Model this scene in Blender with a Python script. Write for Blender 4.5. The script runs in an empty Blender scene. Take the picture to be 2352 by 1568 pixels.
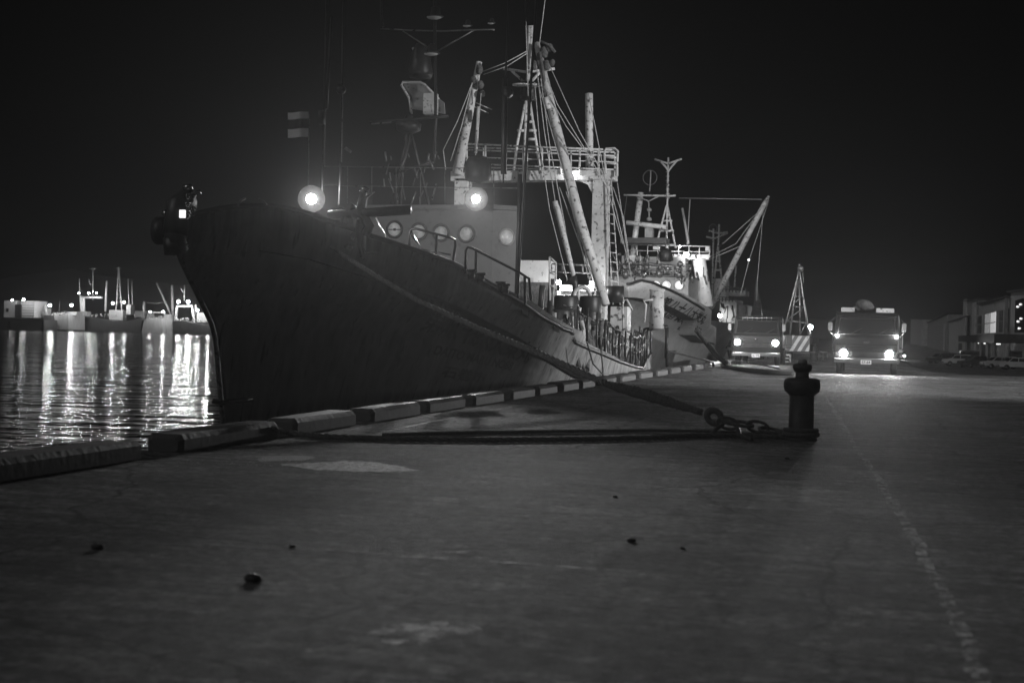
import bpy, math, random
from math import radians as RAD, sin, cos, pi
from mathutils import Vector, Matrix
S = bpy.context.scene
COL = S.collection
random.seed(7)

# ------------------------------------------------------------------ camera
EYE = Vector((0, 0, 1.2))
F, CX, CY = 3267.0, 1176.0, 784.0          # 50 mm lens, picture measured 2352 units wide
pitch, yaw, roll = math.atan(24.5 / F), math.atan(864 / F), RAD(1.25)
f0 = Vector((-sin(yaw), cos(yaw), 0)); zz = Vector((0, 0, 1))
FWD = f0 * cos(pitch) - zz * sin(pitch)
r0 = Vector((cos(yaw), sin(yaw), 0)); u0 = r0.cross(FWD)
RT = r0 * cos(roll) + u0 * sin(roll); UP = u0 * cos(roll) - r0 * sin(roll)
cam = bpy.data.cameras.new('camera'); co = bpy.data.objects.new('camera', cam); COL.objects.link(co)
co.matrix_world = Matrix.Translation(EYE) @ Matrix((RT, UP, -FWD)).transposed().to_4x4()
cam.sensor_width = 36; cam.lens = 50.0; cam.clip_end = 6000; cam.clip_start = .1
cam.dof.use_dof = True; cam.dof.focus_distance = 33; cam.dof.aperture_fstop = 2.6
S.camera = co

# ------------------------------------------------------------------ world: a night sky
W = bpy.data.worlds.new('World'); S.world = W; W.use_nodes = True
wn = W.node_tree; wn.nodes.clear()
sky = wn.nodes.new('ShaderNodeTexSky'); sky.sky_type = 'NISHITA'; sky.sun_disc = False
sky.sun_elevation = RAD(-4); sky.sun_rotation = RAD(-35)
bw = wn.nodes.new('ShaderNodeRGBToBW'); bg = wn.nodes.new('ShaderNodeBackground'); bg.inputs[1].default_value = 0.005
wo = wn.nodes.new('ShaderNodeOutputWorld')
wn.links.new(sky.outputs[0], bw.inputs[0]); wn.links.new(bw.outputs[0], bg.inputs[0]); wn.links.new(bg.outputs[0], wo.inputs[0])
# faint fill light, added to brighten the far facades and parked cars
sun = bpy.data.lights.new('fill_sun', 'SUN'); sun.energy = 0.22; sun.angle = RAD(2); sun.color = (1, 1, 1)
so = bpy.data.objects.new('fill_sun', sun); COL.objects.link(so); so.rotation_euler = Vector((.62, .6, -.55)).to_track_quat('-Z', 'Y').to_euler()
S.view_settings.view_transform = 'Standard'; S.view_settings.look = 'None'; S.view_settings.exposure = 0; S.view_settings.gamma = 1
try:
    S.cycles.volume_bounces = 0; S.cycles.max_bounces = 5; S.cycles.use_denoising = True; S.cycles.use_adaptive_sampling = False
    S.cycles.sample_clamp_indirect = 4; S.cycles.sample_clamp_direct = 0; S.cycles.caustics_reflective = False
except Exception: pass

# ------------------------------------------------------------------ tools
def at(x, y, X=None, Y=None, Z=None):
    v = FWD * F + RT * (x - CX) + UP * (CY - y)
    t = X / v.x if X is not None else Y / v.y if Y is not None else (Z - EYE.z) / v.z
    return EYE + v * t
def ppm(Y): return F / (Y * 1.02)            # picture units per metre at distance Y

MATS = {}
def mat(name, col=.3, rough=.6, metal=0, var=.25, scale=2.0, stretch=(1, 1, 1), bump=0, bscale=20, spots=0, spotcol=.03, spotscale=6, coat=0, emit=0, spec=.5, worn=None):
    if name in MATS: return MATS[name]
    m = bpy.data.materials.new(name); m.use_nodes = True; n = m.node_tree; b = n.nodes['Principled BSDF']
    b.inputs['Roughness'].default_value = rough; b.inputs['Metallic'].default_value = metal
    b.inputs['Specular IOR Level'].default_value = spec
    tc = n.nodes.new('ShaderNodeTexCoord'); mp = n.nodes.new('ShaderNodeMapping'); mp.inputs['Scale'].default_value = stretch
    n.links.new(tc.outputs['Object'], mp.inputs[0])
    nz = n.nodes.new('ShaderNodeTexNoise'); nz.inputs['Scale'].default_value = scale; nz.inputs['Detail'].default_value = 7; nz.inputs['Roughness'].default_value = .65
    n.links.new(mp.outputs[0], nz.inputs['Vector'])
    mr = n.nodes.new('ShaderNodeMapRange'); mr.inputs[1].default_value = .3; mr.inputs[2].default_value = .7
    mr.inputs[3].default_value = col * (1 - var); mr.inputs[4].default_value = col * (1 + var)
    n.links.new(nz.outputs[0], mr.inputs[0]); out = mr.outputs[0]
    if spots:
        n2 = n.nodes.new('ShaderNodeTexNoise'); n2.inputs['Scale'].default_value = spotscale; n2.inputs['Detail'].default_value = 5
        n.links.new(mp.outputs[0], n2.inputs['Vector'])
        r2 = n.nodes.new('ShaderNodeMapRange'); r2.inputs[1].default_value = .62 - spots * .2; r2.inputs[2].default_value = .68 - spots * .2 + .05
        n.links.new(n2.outputs[0], r2.inputs[0])
        mx = n.nodes.new('ShaderNodeMix'); mx.data_type = 'FLOAT'
        n.links.new(r2.outputs[0], mx.inputs[0]); n.links.new(out, mx.inputs[2]); mx.inputs[3].default_value = spotcol; out = mx.outputs[0]
    n.links.new(out, b.inputs['Base Color'])
    if bump:
        n3 = n.nodes.new('ShaderNodeTexNoise'); n3.inputs['Scale'].default_value = bscale; n3.inputs['Detail'].default_value = 6
        n.links.new(tc.outputs['Object'], n3.inputs['Vector'])
        bp = n.nodes.new('ShaderNodeBump'); bp.inputs['Distance'].default_value = bump; n.links.new(n3.outputs[0], bp.inputs['Height'])
        n.links.new(bp.outputs[0], b.inputs['Normal'])
    if emit:
        b.inputs['Emission Color'].default_value = (1, 1, 1, 1); b.inputs['Emission Strength'].default_value = emit
    if worn:                                         # patchy, broken cover
        n4 = n.nodes.new('ShaderNodeTexNoise'); n4.inputs['Scale'].default_value = worn[0]; n4.inputs['Detail'].default_value = 8; n4.inputs['Roughness'].default_value = .75
        n.links.new(tc.outputs['Object'], n4.inputs['Vector']); r4 = n.nodes.new('ShaderNodeMapRange')
        r4.inputs[1].default_value = worn[1]; r4.inputs[2].default_value = worn[2]; n.links.new(n4.outputs[0], r4.inputs[0]); n.links.new(r4.outputs[0], b.inputs['Alpha'])
    MATS[name] = m; return m
def lampmat(strength): return mat('lit_lamp_%g' % strength, .8, .5, emit=strength)

hullpaint = mat('hull_paint', .27, .7, var=.55, scale=1.2, stretch=(3, 3, .3), bump=.004, bscale=3, spots=.15, spotcol=.05, spotscale=2.2)
hull_light = mat('hull_light', .34, .5, var=.18, scale=.8, stretch=(2, 2, .4), spots=.12, spotcol=.12)
hull_black = mat('hull_black', .04, .5, var=.4, scale=1, stretch=(2, 2, .4))
white = mat('white_paint', .62, .5, var=.2, scale=3, spots=.3, spotcol=.09, spotscale=7)
cleanwhite = mat('clean_white', .7, .5, var=.12, scale=2, spots=.08, spotcol=.3)
grey = mat('grey_paint', .30, .5, var=.2, scale=2, spots=.1, spotcol=.1)
dark = mat('dark_metal', .025, .45, var=.4, scale=5)
steel = mat('steel', .22, .35, metal=.6, var=.3, scale=6, spots=.3)
shiny = mat('worn_steel', .5, .25, metal=.9, var=.2, scale=8)
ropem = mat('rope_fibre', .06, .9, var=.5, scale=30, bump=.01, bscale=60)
paler = mat('pale_rope', .5, .9, var=.4, scale=20)
netm = mat('net_fibre', .10, .95, var=.6, scale=9, bump=.03, bscale=25)
glass = mat('dark_glass', .02, .06, var=.1, spec=.8)
portg = mat('port_glass', .75, .2, var=.5, scale=3)
tyre = mat('tyre_rubber', .02, .85, var=.3, scale=10)
conc = mat('kerb_concrete', .065, .6, var=.3, scale=4, bump=.006, bscale=12, spots=.15, spotcol=.03)
iron = mat('bollard_iron', .022, .6, var=.5, scale=8, bump=.006, bscale=40)
truckp = mat('truck_paint', .02, .35, var=.15, scale=2, coat=1)
carw = mat('car_white', .7, .3, var=.06, scale=2)
card = mat('car_dark', .05, .3, var=.1, scale=2)
chrome = mat('chrome', .7, .15, metal=1, var=.1)
letter = mat('letter_paint', .012, .6, var=.2)
wallm = mat('wall_plaster', .6, .8, var=.25, scale=.6, spots=.1, spotcol=.12)
wall2 = mat('wall_dark', .36, .8, var=.3, scale=.6)
roofm = mat('roof_sheet', .08, .6, var=.3, scale=2)
clothm = mat('flag_cloth', .8, .8, var=.1); clothd = mat('flag_dark', .03, .8, var=.1)
specklem = mat('pale_speckle', .85, .7, var=.5, scale=40, worn=(14, .34, .58), bump=.03, bscale=70, spots=.15, spotcol=.1, spotscale=20)

class MB:
    def __init__(s, smooth=False): s.v = []; s.f = []; s.s = smooth
    def add(s, vs, fs):
        o = len(s.v); s.v += [Vector(v) for v in vs]; s.f += [tuple(i + o for i in f) for f in fs]; return s
    def box(s, x0, x1, y0, y1, z0, z1):
        return s.add([(x, y, z) for x in (x0, x1) for y in (y0, y1) for z in (z0, z1)],
                     [(0, 1, 3, 2), (4, 6, 7, 5), (0, 4, 5, 1), (2, 3, 7, 6), (0, 2, 6, 4), (1, 5, 7, 3)])
    def bbox(s, x0, x1, y0, y1, z0, z1, b=.03):    # box with chamfered vertical-section edges
        pr = [(x0 + b, z0), (x1 - b, z0), (x1, z0 + b), (x1, z1 - b), (x1 - b, z1), (x0 + b, z1), (x0, z1 - b), (x0, z0 + b)]
        rings = []
        cx, cz = (x0 + x1) / 2, (z0 + z1) / 2
        for y, k in ((y0, 1), (y0 + b, 0), (y1 - b, 0), (y1, 1)):
            rings.append([(cx + (x - cx) * (1 - k * b / max(.001, (x1 - x0) / 2)), y, cz + (z - cz) * (1 - k * b / max(.001, (z1 - z0) / 2))) for x, z in pr])
        return s.loft(rings, True)
    def loft(s, rings, caps=True, closed=True):
        n = len(rings[0]); vs = [p for r in rings for p in r]; fs = []
        for i in range(len(rings) - 1):
            for j in range(n if closed else n - 1):
                k = (j + 1) % n; fs.append((i * n + j, i * n + k, (i + 1) * n + k, (i + 1) * n + j))
        if caps: fs += [tuple(range(n - 1, -1, -1)), tuple(range((len(rings) - 1) * n, len(rings) * n))]
        return s.add(vs, fs)
    def tube(s, pts, r, n=8, r2=None, caps=True):
        pts = [Vector(p) for p in pts]; rings = []; N = len(pts); prev = None
        for i, p in enumerate(pts):
            d = (pts[min(i + 1, N - 1)] - pts[max(i - 1, 0)])
            if d.length < 1e-6: d = Vector((0, 0, 1))
            d.normalize()
            if prev is None:
                a = Vector((0, 0, 1)) if abs(d.z) < .9 else Vector((1, 0, 0)); a = d.cross(a).normalized()
            else: a = (prev - d * prev.dot(d)).normalized()
            prev = a; b = d.cross(a)
            if isinstance(r, (list, tuple)): rr = r[i]
            else: rr = r if r2 is None else r + (r2 - r) * i / max(1, N - 1)
            rings.append([p + a * (rr * cos(2 * pi * j / n)) + b * (rr * sin(2 * pi * j / n)) for j in range(n)])
        return s.loft(rings, caps)
    def lathe(s, c, prof, n=24):
        c = Vector(c)
        return s.loft([[c + Vector((r * cos(2 * pi * j / n), r * sin(2 * pi * j / n), z)) for j in range(n)] for r, z in prof], True)
    def ball(s, c, r, k=(1, 1, 1), n=12, jit=0):
        c = Vector(c); rings = []
        m = max(4, n // 2)
        for i in range(1, m):
            a = pi * i / m
            rings.append([c + Vector((r * k[0] * sin(a) * cos(2 * pi * j / n), r * k[1] * sin(a) * sin(2 * pi * j / n), r * k[2] * cos(a))) * (1 + random.uniform(-jit, jit)) for j in range(n)])
        o = len(s.v); s.loft(rings, False); N = len(s.v)
        s.v += [c + Vector((0, 0, r * k[2])), c - Vector((0, 0, r * k[2]))]
        for j in range(n):
            q = (j + 1) % n; s.f.append((N, o + q, o + j)); s.f.append((N + 1, o + (m - 2) * n + j, o + (m - 2) * n + q))
        return s
    def disc(s, c, r, axis='Y', n=20, th=.03):
        c = Vector(c); e = {'Y': Vector((0, 1, 0)), 'X': Vector((1, 0, 0)), 'Z': zz}[axis]
        return s.tube([c - e * th / 2, c + e * th / 2], r, n)
    def ring(s, c, R, r, axis='Y', n=24, m=6, sq=1):
        c = Vector(c)
        A = {'Y': (Vector((1, 0, 0)), zz), 'X': (Vector((0, 1, 0)), zz), 'Z': (Vector((1, 0, 0)), Vector((0, 1, 0)))}[axis] if isinstance(axis, str) else axis
        E = A[0].cross(A[1]); rings = []
        for i in range(n):
            a = 2 * pi * i / n; d = A[0] * cos(a) + A[1] * sin(a); p = c + A[0] * (R * cos(a)) + A[1] * (R * sq * sin(a))
            rings.append([p + d * (r * cos(2 * pi * j / m)) + E * (r * sin(2 * pi * j / m)) for j in range(m)])
        rings.append(rings[0]); return s.loft(rings, False)
    def prism(s, pts, ext):                       # polygon pushed along ext
        ext = Vector(ext); return s.loft([[Vector(p) for p in pts], [Vector(p) + ext for p in pts]], True)

def sag(a, b, d, n=16):
    a, b = Vector(a), Vector(b)
    return [a.lerp(b, i / n) - zz * (4 * d * (i / n) * (1 - i / n)) for i in range(n + 1)]

def mesh(name, mb, m, loc=(0, 0, 0)):
    me = bpy.data.meshes.new(name); L = Vector(loc)
    me.from_pydata([tuple(v - L) for v in mb.v], [], mb.f); me.materials.append(m)
    if mb.s: me.polygons.foreach_set('use_smooth', [True] * len(me.polygons))
    me.validate(); me.update(); return me
def tag(o, label=None, cat=None, group=None, kind=None):
    for k, v in (('label', label), ('category', cat), ('group', group), ('kind', kind)):
        if v: o[k] = v
    return o
def thing(name, loc, label, cat, group=None):
    o = bpy.data.objects.new(name, None); o.location = loc; COL.objects.link(o); return tag(o, label, cat, group)
def wloc(o):
    v = Vector(o.location)
    return v + wloc(o.parent) if o.parent else v
def part(root, name, mb, m, label=None):
    o = bpy.data.objects.new(name, mesh(name, mb, m, wloc(root))); COL.objects.link(o); o.parent = root
    if label: o['label'] = label
    return o
def parts(root, name, mb, m, label=None):
    """every separate piece of the builder becomes a part of its own"""
    par = list(range(len(mb.v)))
    def fd(a):
        while par[a] != a: par[a] = par[par[a]]; a = par[a]
        return a
    for f in mb.f:
        for i in f[1:]: par[fd(i)] = fd(f[0])
    g = {}
    for f in mb.f: g.setdefault(fd(f[0]), []).append(f)
    out = []
    for fs in g.values():
        ids = sorted({i for f in fs for i in f}); mp = {v: k for k, v in enumerate(ids)}; q = MB(mb.s)
        q.v = [mb.v[i] for i in ids]; q.f = [tuple(mp[i] for i in f) for f in fs]; out.append(part(root, name, q, m, label))
    return out
def solo(name, mb, m, label, cat, group=None, loc=(0, 0, 0)):
    o = bpy.data.objects.new(name, mesh(name, mb, m, loc)); o.location = loc; COL.objects.link(o); return tag(o, label, cat, group)
def struct(name, mb, m, kind='structure'):
    o = bpy.data.objects.new(name, mesh(name, mb, m)); COL.objects.link(o); o['kind'] = kind; return o
def copy_thing(root, loc, label=None):
    r = root.copy(); COL.objects.link(r); r.location = loc
    if label: r['label'] = label
    def kids(a, b):
        for c in list(a.children):
            d = c.copy(); COL.objects.link(d); d.parent = b; kids(c, d)
    kids(root, r); return r
def text_mb(body, h, w=1.0, ext=0.0):
    """flat lettering in the x/z plane, origin at its lower left"""
    cu = bpy.data.curves.new('t', 'FONT'); cu.body = body; cu.size = h; cu.resolution_u = 3; cu.offset = h * .022
    o = bpy.data.objects.new('t', cu); COL.objects.link(o); bpy.context.view_layer.update()
    me = bpy.data.meshes.new_from_object(o.evaluated_get(bpy.context.evaluated_depsgraph_get()))
    vs = [Vector((v.co.x * w, 0, v.co.y)) for v in me.vertices]; fs = [tuple(p.vertices) for p in me.polygons]
    bpy.data.objects.remove(o); bpy.data.curves.remove(cu); bpy.data.meshes.remove(me)
    return vs, fs
def smooth01(a, b, x):
    t = min(1, max(0, (x - a) / (b - a))); return t * t * (3 - 2 * t)

# ------------------------------------------------------------------ setting: quay, water, far shore, hills
WZ = -1.4
def gz(x, y):                                       # the apron is level, the car park behind it lies lower
    return -1.9 * smooth01(49.5, 100, y) * smooth01(.6, 3.2, x) - 1.9 * smooth01(85, 150, y) * (1 - smooth01(.6, 3.2, x)) * smooth01(-5, -3, x)
xs = [-6.75, -6, -5, -4, -3, -2, -1, 0, .6, 1, 1.5, 2, 2.5, 3, 3.5, 5, 8, 12, 18, 30, 60, 120, 300, 700]
ys = [-20, -5, 0, 3, 6, 10, 15, 20, 30, 40, 45, 48, 49.5] + [50 + 3 * i for i in range(34)] + [160, 200, 260, 340, 500, 800, 1500, 3000]
q = MB(); vs = [(x, y, gz(x, y)) for y in ys for x in xs]; n = len(xs)
q.add(vs, [(j * n + i, j * n + i + 1, (j + 1) * n + i + 1, (j + 1) * n + i) for j in range(len(ys) - 1) for i in range(n - 1)])
q.add([(-6.75, y, z) for y in (-20, 3000) for z in (0, -4)], [(0, 1, 3, 2)])
gm = bpy.data.materials.new('quay_pavement'); gm.use_nodes = True; g = gm.node_tree; gb = g.nodes['Principled BSDF']; gb.inputs['Specular IOR Level'].default_value = .05
tc = g.nodes.new('ShaderNodeTexCoord')
def noise(scale, detail=6, rough=.6, st=(1, 1, 1), tree=None, src=None):
    t = tree or g
    mp = t.nodes.new('ShaderNodeMapping'); mp.inputs['Scale'].default_value = st; t.links.new((src or tc).outputs['Object'], mp.inputs[0])
    nz = t.nodes.new('ShaderNodeTexNoise'); nz.inputs['Scale'].default_value = scale; nz.inputs['Detail'].default_value = detail; nz.inputs['Roughness'].default_value = rough
    t.links.new(mp.outputs[0], nz.inputs['Vector']); return nz.outputs[0]
def mrange(src, a, b, c, d, t=None):
    t = t or g; m = t.nodes.new('ShaderNodeMapRange'); t.links.new(src, m.inputs[0])
    for i, v in enumerate((a, b, c, d)): m.inputs[i + 1].default_value = v
    return m.outputs[0]
def mul(a, b, t=None, op='MULTIPLY'):
    t = t or g; m = t.nodes.new('ShaderNodeMath'); m.operation = op
    for i, x in enumerate((a, b)):
        if isinstance(x, (int, float)): m.inputs[i].default_value = x
        else: t.links.new(x, m.inputs[i])
    return m.outputs[0]
base = mul(mul(mrange(noise(4.5, 9, .85, (.7, 1.2, 1)), .34, .66, .055, .28), mrange(noise(.6, 7, .7), .36, .64, .55, 1.5)), mrange(noise(3.0, 6, .7, (.3, 2.2, 1)), .35, .65, .6, 1.45))
fine = mul(mrange(noise(5, 8, .8, (.7, 1.2, 1)), .32, .68, .5, 1.5), mrange(noise(15, 5, .8), .38, .62, .35, 1.7))
blot = mul(mrange(noise(2.2, 6, .7, (.6, 1.4, 1)), .33, .45, .45, 1.0), mrange(noise(7, 5, .65, (.7, 1.2, 1)), .30, .36, .35, 1.0))
pale = mrange(noise(.9, 7, .75, (.4, 1.6, 1)), .6, .72, 1.0, 2.2)
vo = g.nodes.new('ShaderNodeTexVoronoi'); vo.feature = 'DISTANCE_TO_EDGE'; vo.inputs['Scale'].default_value = .33
vm = g.nodes.new('ShaderNodeMapping'); g.links.new(tc.outputs['Object'], vm.inputs[0]); vn = g.nodes.new('ShaderNodeVectorMath'); vn.operation = 'ADD'
nv = g.nodes.new('ShaderNodeTexNoise'); nv.inputs['Scale'].default_value = 1.6; nv.inputs['Detail'].default_value = 8; g.links.new(tc.outputs['Object'], nv.inputs['Vector'])
vs_ = g.nodes.new('ShaderNodeVectorMath'); vs_.operation = 'SCALE'; vs_.inputs['Scale'].default_value = .5; g.links.new(nv.outputs['Color'], vs_.inputs[0])
g.links.new(vm.outputs[0], vn.inputs[0]); g.links.new(vs_.outputs[0], vn.inputs[1]); g.links.new(vn.outputs[0], vo.inputs['Vector'])
crack = mrange(vo.outputs['Distance'], .002, .008, .35, 1.0)
c = mul(mul(mul(mul(base, fine), blot), pale), crack)
g.links.new(c, gb.inputs['Base Color'])
g.links.new(mrange(noise(9, 8, .8), .3, .7, .7, .95), gb.inputs['Roughness'])
bp = g.nodes.new('ShaderNodeBump'); bp.inputs['Distance'].default_value = .045
g.links.new(mul(noise(26, 9, .9), mul(noise(2.3, 4), .12), op='ADD'), bp.inputs['Height']); g.links.new(bp.outputs[0], gb.inputs['Normal'])
quay = struct('quay_ground', q, gm)

wm = bpy.data.materials.new('harbour_water'); wm.use_nodes = True; w_ = wm.node_tree; wb = w_.nodes['Principled BSDF']
wb.inputs['Base Color'].default_value = (.004, .004, .004, 1); wb.inputs['Roughness'].default_value = .035; wb.inputs['IOR'].default_value = 1.33
wt = w_.nodes.new('ShaderNodeTexCoord')
h1 = noise(.55, 3, .5, (1, 1.6, 1), w_, wt); h2 = noise(2.6, 3, .5, (1, 1.5, 1), w_, wt); h3 = noise(.12, 2, .5, (1, 1.5, 1), w_, wt)
hh = mul(mul(mul(h1, 1.0, w_), mul(h2, .28, w_), w_, 'ADD'), mul(h3, 2.0, w_), w_, 'ADD')
wbp = w_.nodes.new('ShaderNodeBump'); wbp.inputs['Distance'].default_value = .11; w_.links.new(hh, wbp.inputs['Height']); w_.links.new(wbp.outputs[0], wb.inputs['Normal'])
struct('water', MB().add([(-1500, -50, WZ), (-6.75, -50, WZ), (-6.75, 900, WZ), (-1500, 900, WZ)], [(0, 1, 2, 3)]), wm)
land = mat('far_ground', .10, .9, var=.4, scale=.05)
b_ = MB(); b_.box(-900, -60, 352, 1300, WZ - 3, .4); struct('far_shore', b_, land)
hm = MB(True); NX = 60; ridge = []
for i in range(NX + 1):
    x = -1500 + 2100 * i / NX
    h = 46 + 10 * sin(i * .33 + 2.2) + 6 * sin(i * .9) + 3 * sin(i * 2.1); h *= 1 - .75 * smooth01(-500, 200, x)
    ridge.append((x, h))
rows = []
for k, (yy, s_) in enumerate(((1300, .0), (1360, .55), (1430, .85), (1500, 1.0), (1700, .7), (2000, 0))):
    rows.append([(x, yy, .3 + h * s_) for x, h in ridge])
hm.loft(rows, False, False); struct('hills', hm, mat('hill_scrub', .03, 1, var=.5, scale=.02))

# ------------------------------------------------------------------ kerb blocks
def kY(px):
    best = min((abs(CX + F * (Vector((-6.3, yy * .02, -1.2)).dot(RT)) / (Vector((-6.3, yy * .02, -1.2)).dot(FWD)) - px), yy * .02) for yy in range(400, 2200))
    return best[1]
spans = [(8.4, kY(333))] + [(kY(a), kY(b)) for a, b in ((420, 644), (680, 820), (857, 967), (989, 1073), (1090, 1157), (1176, 1228), (1241, 1282), (1293, 1329), (1337, 1366))]
y = spans[-1][1] + .7
while y < 92: spans.append((y, y + 2.0)); y += 2.75
spans.insert(0, (5.0, 7.5))
ordn = ['nearest', 'second', 'third', 'fourth', 'fifth', 'sixth', 'seventh', 'eighth', 'ninth', 'tenth', 'eleventh']
for i, (a, b) in enumerate(spans):
    k = MB(); dx = random.uniform(-.02, .02); hgt = .17 + random.uniform(-.008, .008)
    k.bbox(-6.68 + dx, -6.3 + dx, a, b, -.04, hgt, .045)
    # worn corner chips
    for v in k.v:
        if v.z > .1: v.z += random.uniform(-.006, .006)
    if i == 0: lab = 'concrete kerb block just outside the left edge of the photo'
    elif i == 1: lab = 'dark concrete kerb block cut off by the left edge of the photo'
    elif i == 2: lab = 'long dark kerb block with a rope lying over its far end'
    elif i < 11: lab = '%s concrete kerb block counted from the left edge of the photo' % ordn[i - 1]
    else: lab = 'small far concrete kerb block in the even row leading to the trucks'
    solo('kerb_block', k, conc, lab, 'kerb block', 'kerb blocks along the quay edge', loc=(-6.5, a, 0))

# ------------------------------------------------------------------ hull generator
class Hull:
    """A raked-stem fishing hull: stem at the small-Y end, keel line on Xc"""
    def __init__(s, Xc, y0, L, B, rim, stem, y1, p=2.3, k=0.0):
        s.k = k; s.Xc, s.y0, s.L, s.B, s.rim, s.st, s.y1, s.p = Xc, y0, L, B, rim, stem, y1, p
    @staticmethod
    def lerp(tab, x):
        if x <= tab[0][0]: return tab[0][1]
        for (a, u), (b, v) in zip(tab, tab[1:]):
            if x <= b: return u + (v - u) * (x - a) / (b - a)
        return tab[-1][1]
    def cx(s, Y): return s.Xc + s.k * max(0, Y - s.y0)
    def zr(s, Y): return s.lerp(s.rim, Y)
    def ys(s, z): return s.lerp(s.st, z)
    def hb(s, Y, z):
        k = min(1, max(0, (z + 1.5) / 3.3)) ** 1.3
        L = s.L * (1.45 - .45 * k); B = s.B * (.95 + .05 * k); p = 1.45 + (s.p - 1.45) * k
        t = min(1, max(0, (Y - s.ys(z)) / L)); aft = 1 - .12 * smooth01(s.y1 - 6, s.y1, Y)
        return B * (1 - (1 - t) ** p) * aft
    def mesh(s, N=70, M=14, zb=-1.9):
        vs = []; fs = []
        for j in range(N + 1):
            Yt = s.y0 + (s.y1 - s.y0) * (j / N) ** 1.25; zr = s.zr(Yt)
            for side in (1, -1):
                for i in range(M + 1):
                    z = zb + (zr - zb) * i / M; a = s.ys(z)
                    Y = a + (Yt - s.y0) * (s.y1 - a) / (s.y1 - s.y0)
                    vs.append((s.cx(Y) + side * max(.02, s.hb(Y, z)), Y, z))
        R = 2 * (M + 1)
        for j in range(N):
            for i in range(M):
                a = j * R + i; fs.append((a, a + R, a + R + 1, a + 1))
                a = j * R + M + 1 + i; fs.append((a, a + 1, a + R + 1, a + R))
        for i in range(M):
            fs.append((i, i + 1, M + 2 + i, M + 1 + i)); o = N * R; fs.append((o + i, o + M + 1 + i, o + M + 2 + i, o + i + 1))
        return MB(True).add(vs, fs)
    def rimpts(s, a, b, n=50, dz=0, side=1):
        return [(s.cx(a + (b - a) * i / n) + side * s.hb(a + (b - a) * i / n, s.zr(a + (b - a) * i / n)), a + (b - a) * i / n, s.zr(a + (b - a) * i / n) + dz) for i in range(n + 1)]
    def deck(s, dz, a, b, n=24):
        r = []
        for i in range(n + 1):
            Y = a + (b - a) * i / n; h = max(.05, s.hb(Y, s.zr(Y)) - .07); z = s.zr(Y) - dz
            r.append([(s.cx(Y) - h, Y, z), (s.cx(Y) + h, Y, z)])
        return MB().loft(r, False, False)

def conform(h, body, Ya, Yb, za, zb_, size, off=.015):
    """lettering painted on the port side from Ya to Yb, baseline sloping from za to zb_"""
    vs, fs = text_mb(body, size); w = max(v.x for v in vs); out = []
    for v in vs:
        Y = Ya + (Yb - Ya) * v.x / w; z = za + (zb_ - za) * v.x / w + v.z
        out.append((h.cx(Y) + h.hb(Y, z) + off, Y, z))
    return MB().add(out, fs)

def tubes(mb, lines, Y, r, n=6):
    for ln in lines: mb.tube([at(p[0], p[1], Y=Y if len(p) < 3 else p[2]) for p in ln], r, n)
    return mb
def rail(Y, a, b, h, nposts, r=.025, mids=(.5,), mb=None):
    """a guard rail from picture point a to b (its top), h units tall"""
    mb = mb or MB(True)
    tubes(mb, [[a, b]], Y, r)
    for m in mids: tubes(mb, [[(a[0], a[1] + h * m), (b[0], b[1] + h * m)]], Y, r * .8)
    for i in range(nposts):
        t = i / (nposts - 1); x = a[0] + (b[0] - a[0]) * t; y = a[1] + (b[1] - a[1]) * t
        tubes(mb, [[(x, y), (x, y + h)]], Y, r)
    return mb
def lamp(root, p, r=.11, strength=3000, shade=True, name='deck_lamp', label=None, back=None):
    """a lamp: housing with its lit bulb as a sub-part"""
    p = Vector(p); h = MB(True)
    h.lathe(p + zz * r * .9, [(r * .3, r * 1.5), (r * .5, r * 1.2), (r * .6, r * .5), (r * 1.5, .0), (r * 1.45, -.01)], 14)
    if back: h.tube([p + zz * r * 2, Vector(back)], .02, 6)
    o = part(root, name, h, dark, label)
    part(o, 'bulb', MB(True).ball(p, r, n=10), lampmat(strength)); return o
def flood(root, p, R, strength, name, aim=(0.2, -1, -.15), post=None, alb=.04):
    """small lit globe lamp; the matt dish behind it is added to imitate a halo"""
    p = Vector(p); d = Vector(aim).normalized(); a = d.cross(zz).normalized(); b = d.cross(a); h = MB(True); R_ = []
    for k in range(11):
        t = max(.03, k / 10); R_.append([p + d * (-.13 + .10 * t * t) + a * R * t * cos(2 * pi * j / 28) + b * R * t * sin(2 * pi * j / 28) for j in range(28)])
    h.loft(R_, False)  # added dish, catches the globe's light as a graded halo
    if post: h.tube([p - d * .16, Vector(post)], .025, 6)
    o = part(root, name, h, mat('halo_dish_%g' % alb, alb, .95, var=.05, spec=.05)); part(o, 'bulb', MB(True).ball(p, .1, n=12), lampmat(strength)); return o
def beam(p, tgt, power, size, name='headlight_beam', par=None, r=.06, blend=.8):
    l = bpy.data.lights.new(name, 'SPOT'); l.energy = power; l.spot_size = RAD(size); l.spot_blend = blend; l.shadow_soft_size = r
    o = bpy.data.objects.new(name, l); COL.objects.link(o); d = Vector(tgt) - Vector(p); o.rotation_euler = d.to_track_quat('-Z', 'Y').to_euler()
    o.location = p
    if par: o.location = Vector(p) - wloc(par); o.parent = par
    return o
def quadbox(x0, y0, x1, y1, Y, depth, mb=None):
    """box whose front face spans the picture rectangle at distance Y"""
    mb = mb or MB(); a = at(x0, y0, Y=Y); b = at(x1, y1, Y=Y)
    c = at(x1, y0, Y=Y); d = at(x0, y1, Y=Y); xa, xb = (a.x + d.x) / 2, (b.x + c.x) / 2; zt, zb = (a.z + c.z) / 2, (b.z + d.z) / 2
    return mb.box(min(xa, xb), max(xa, xb), Y, Y + depth, zb, zt)

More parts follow.
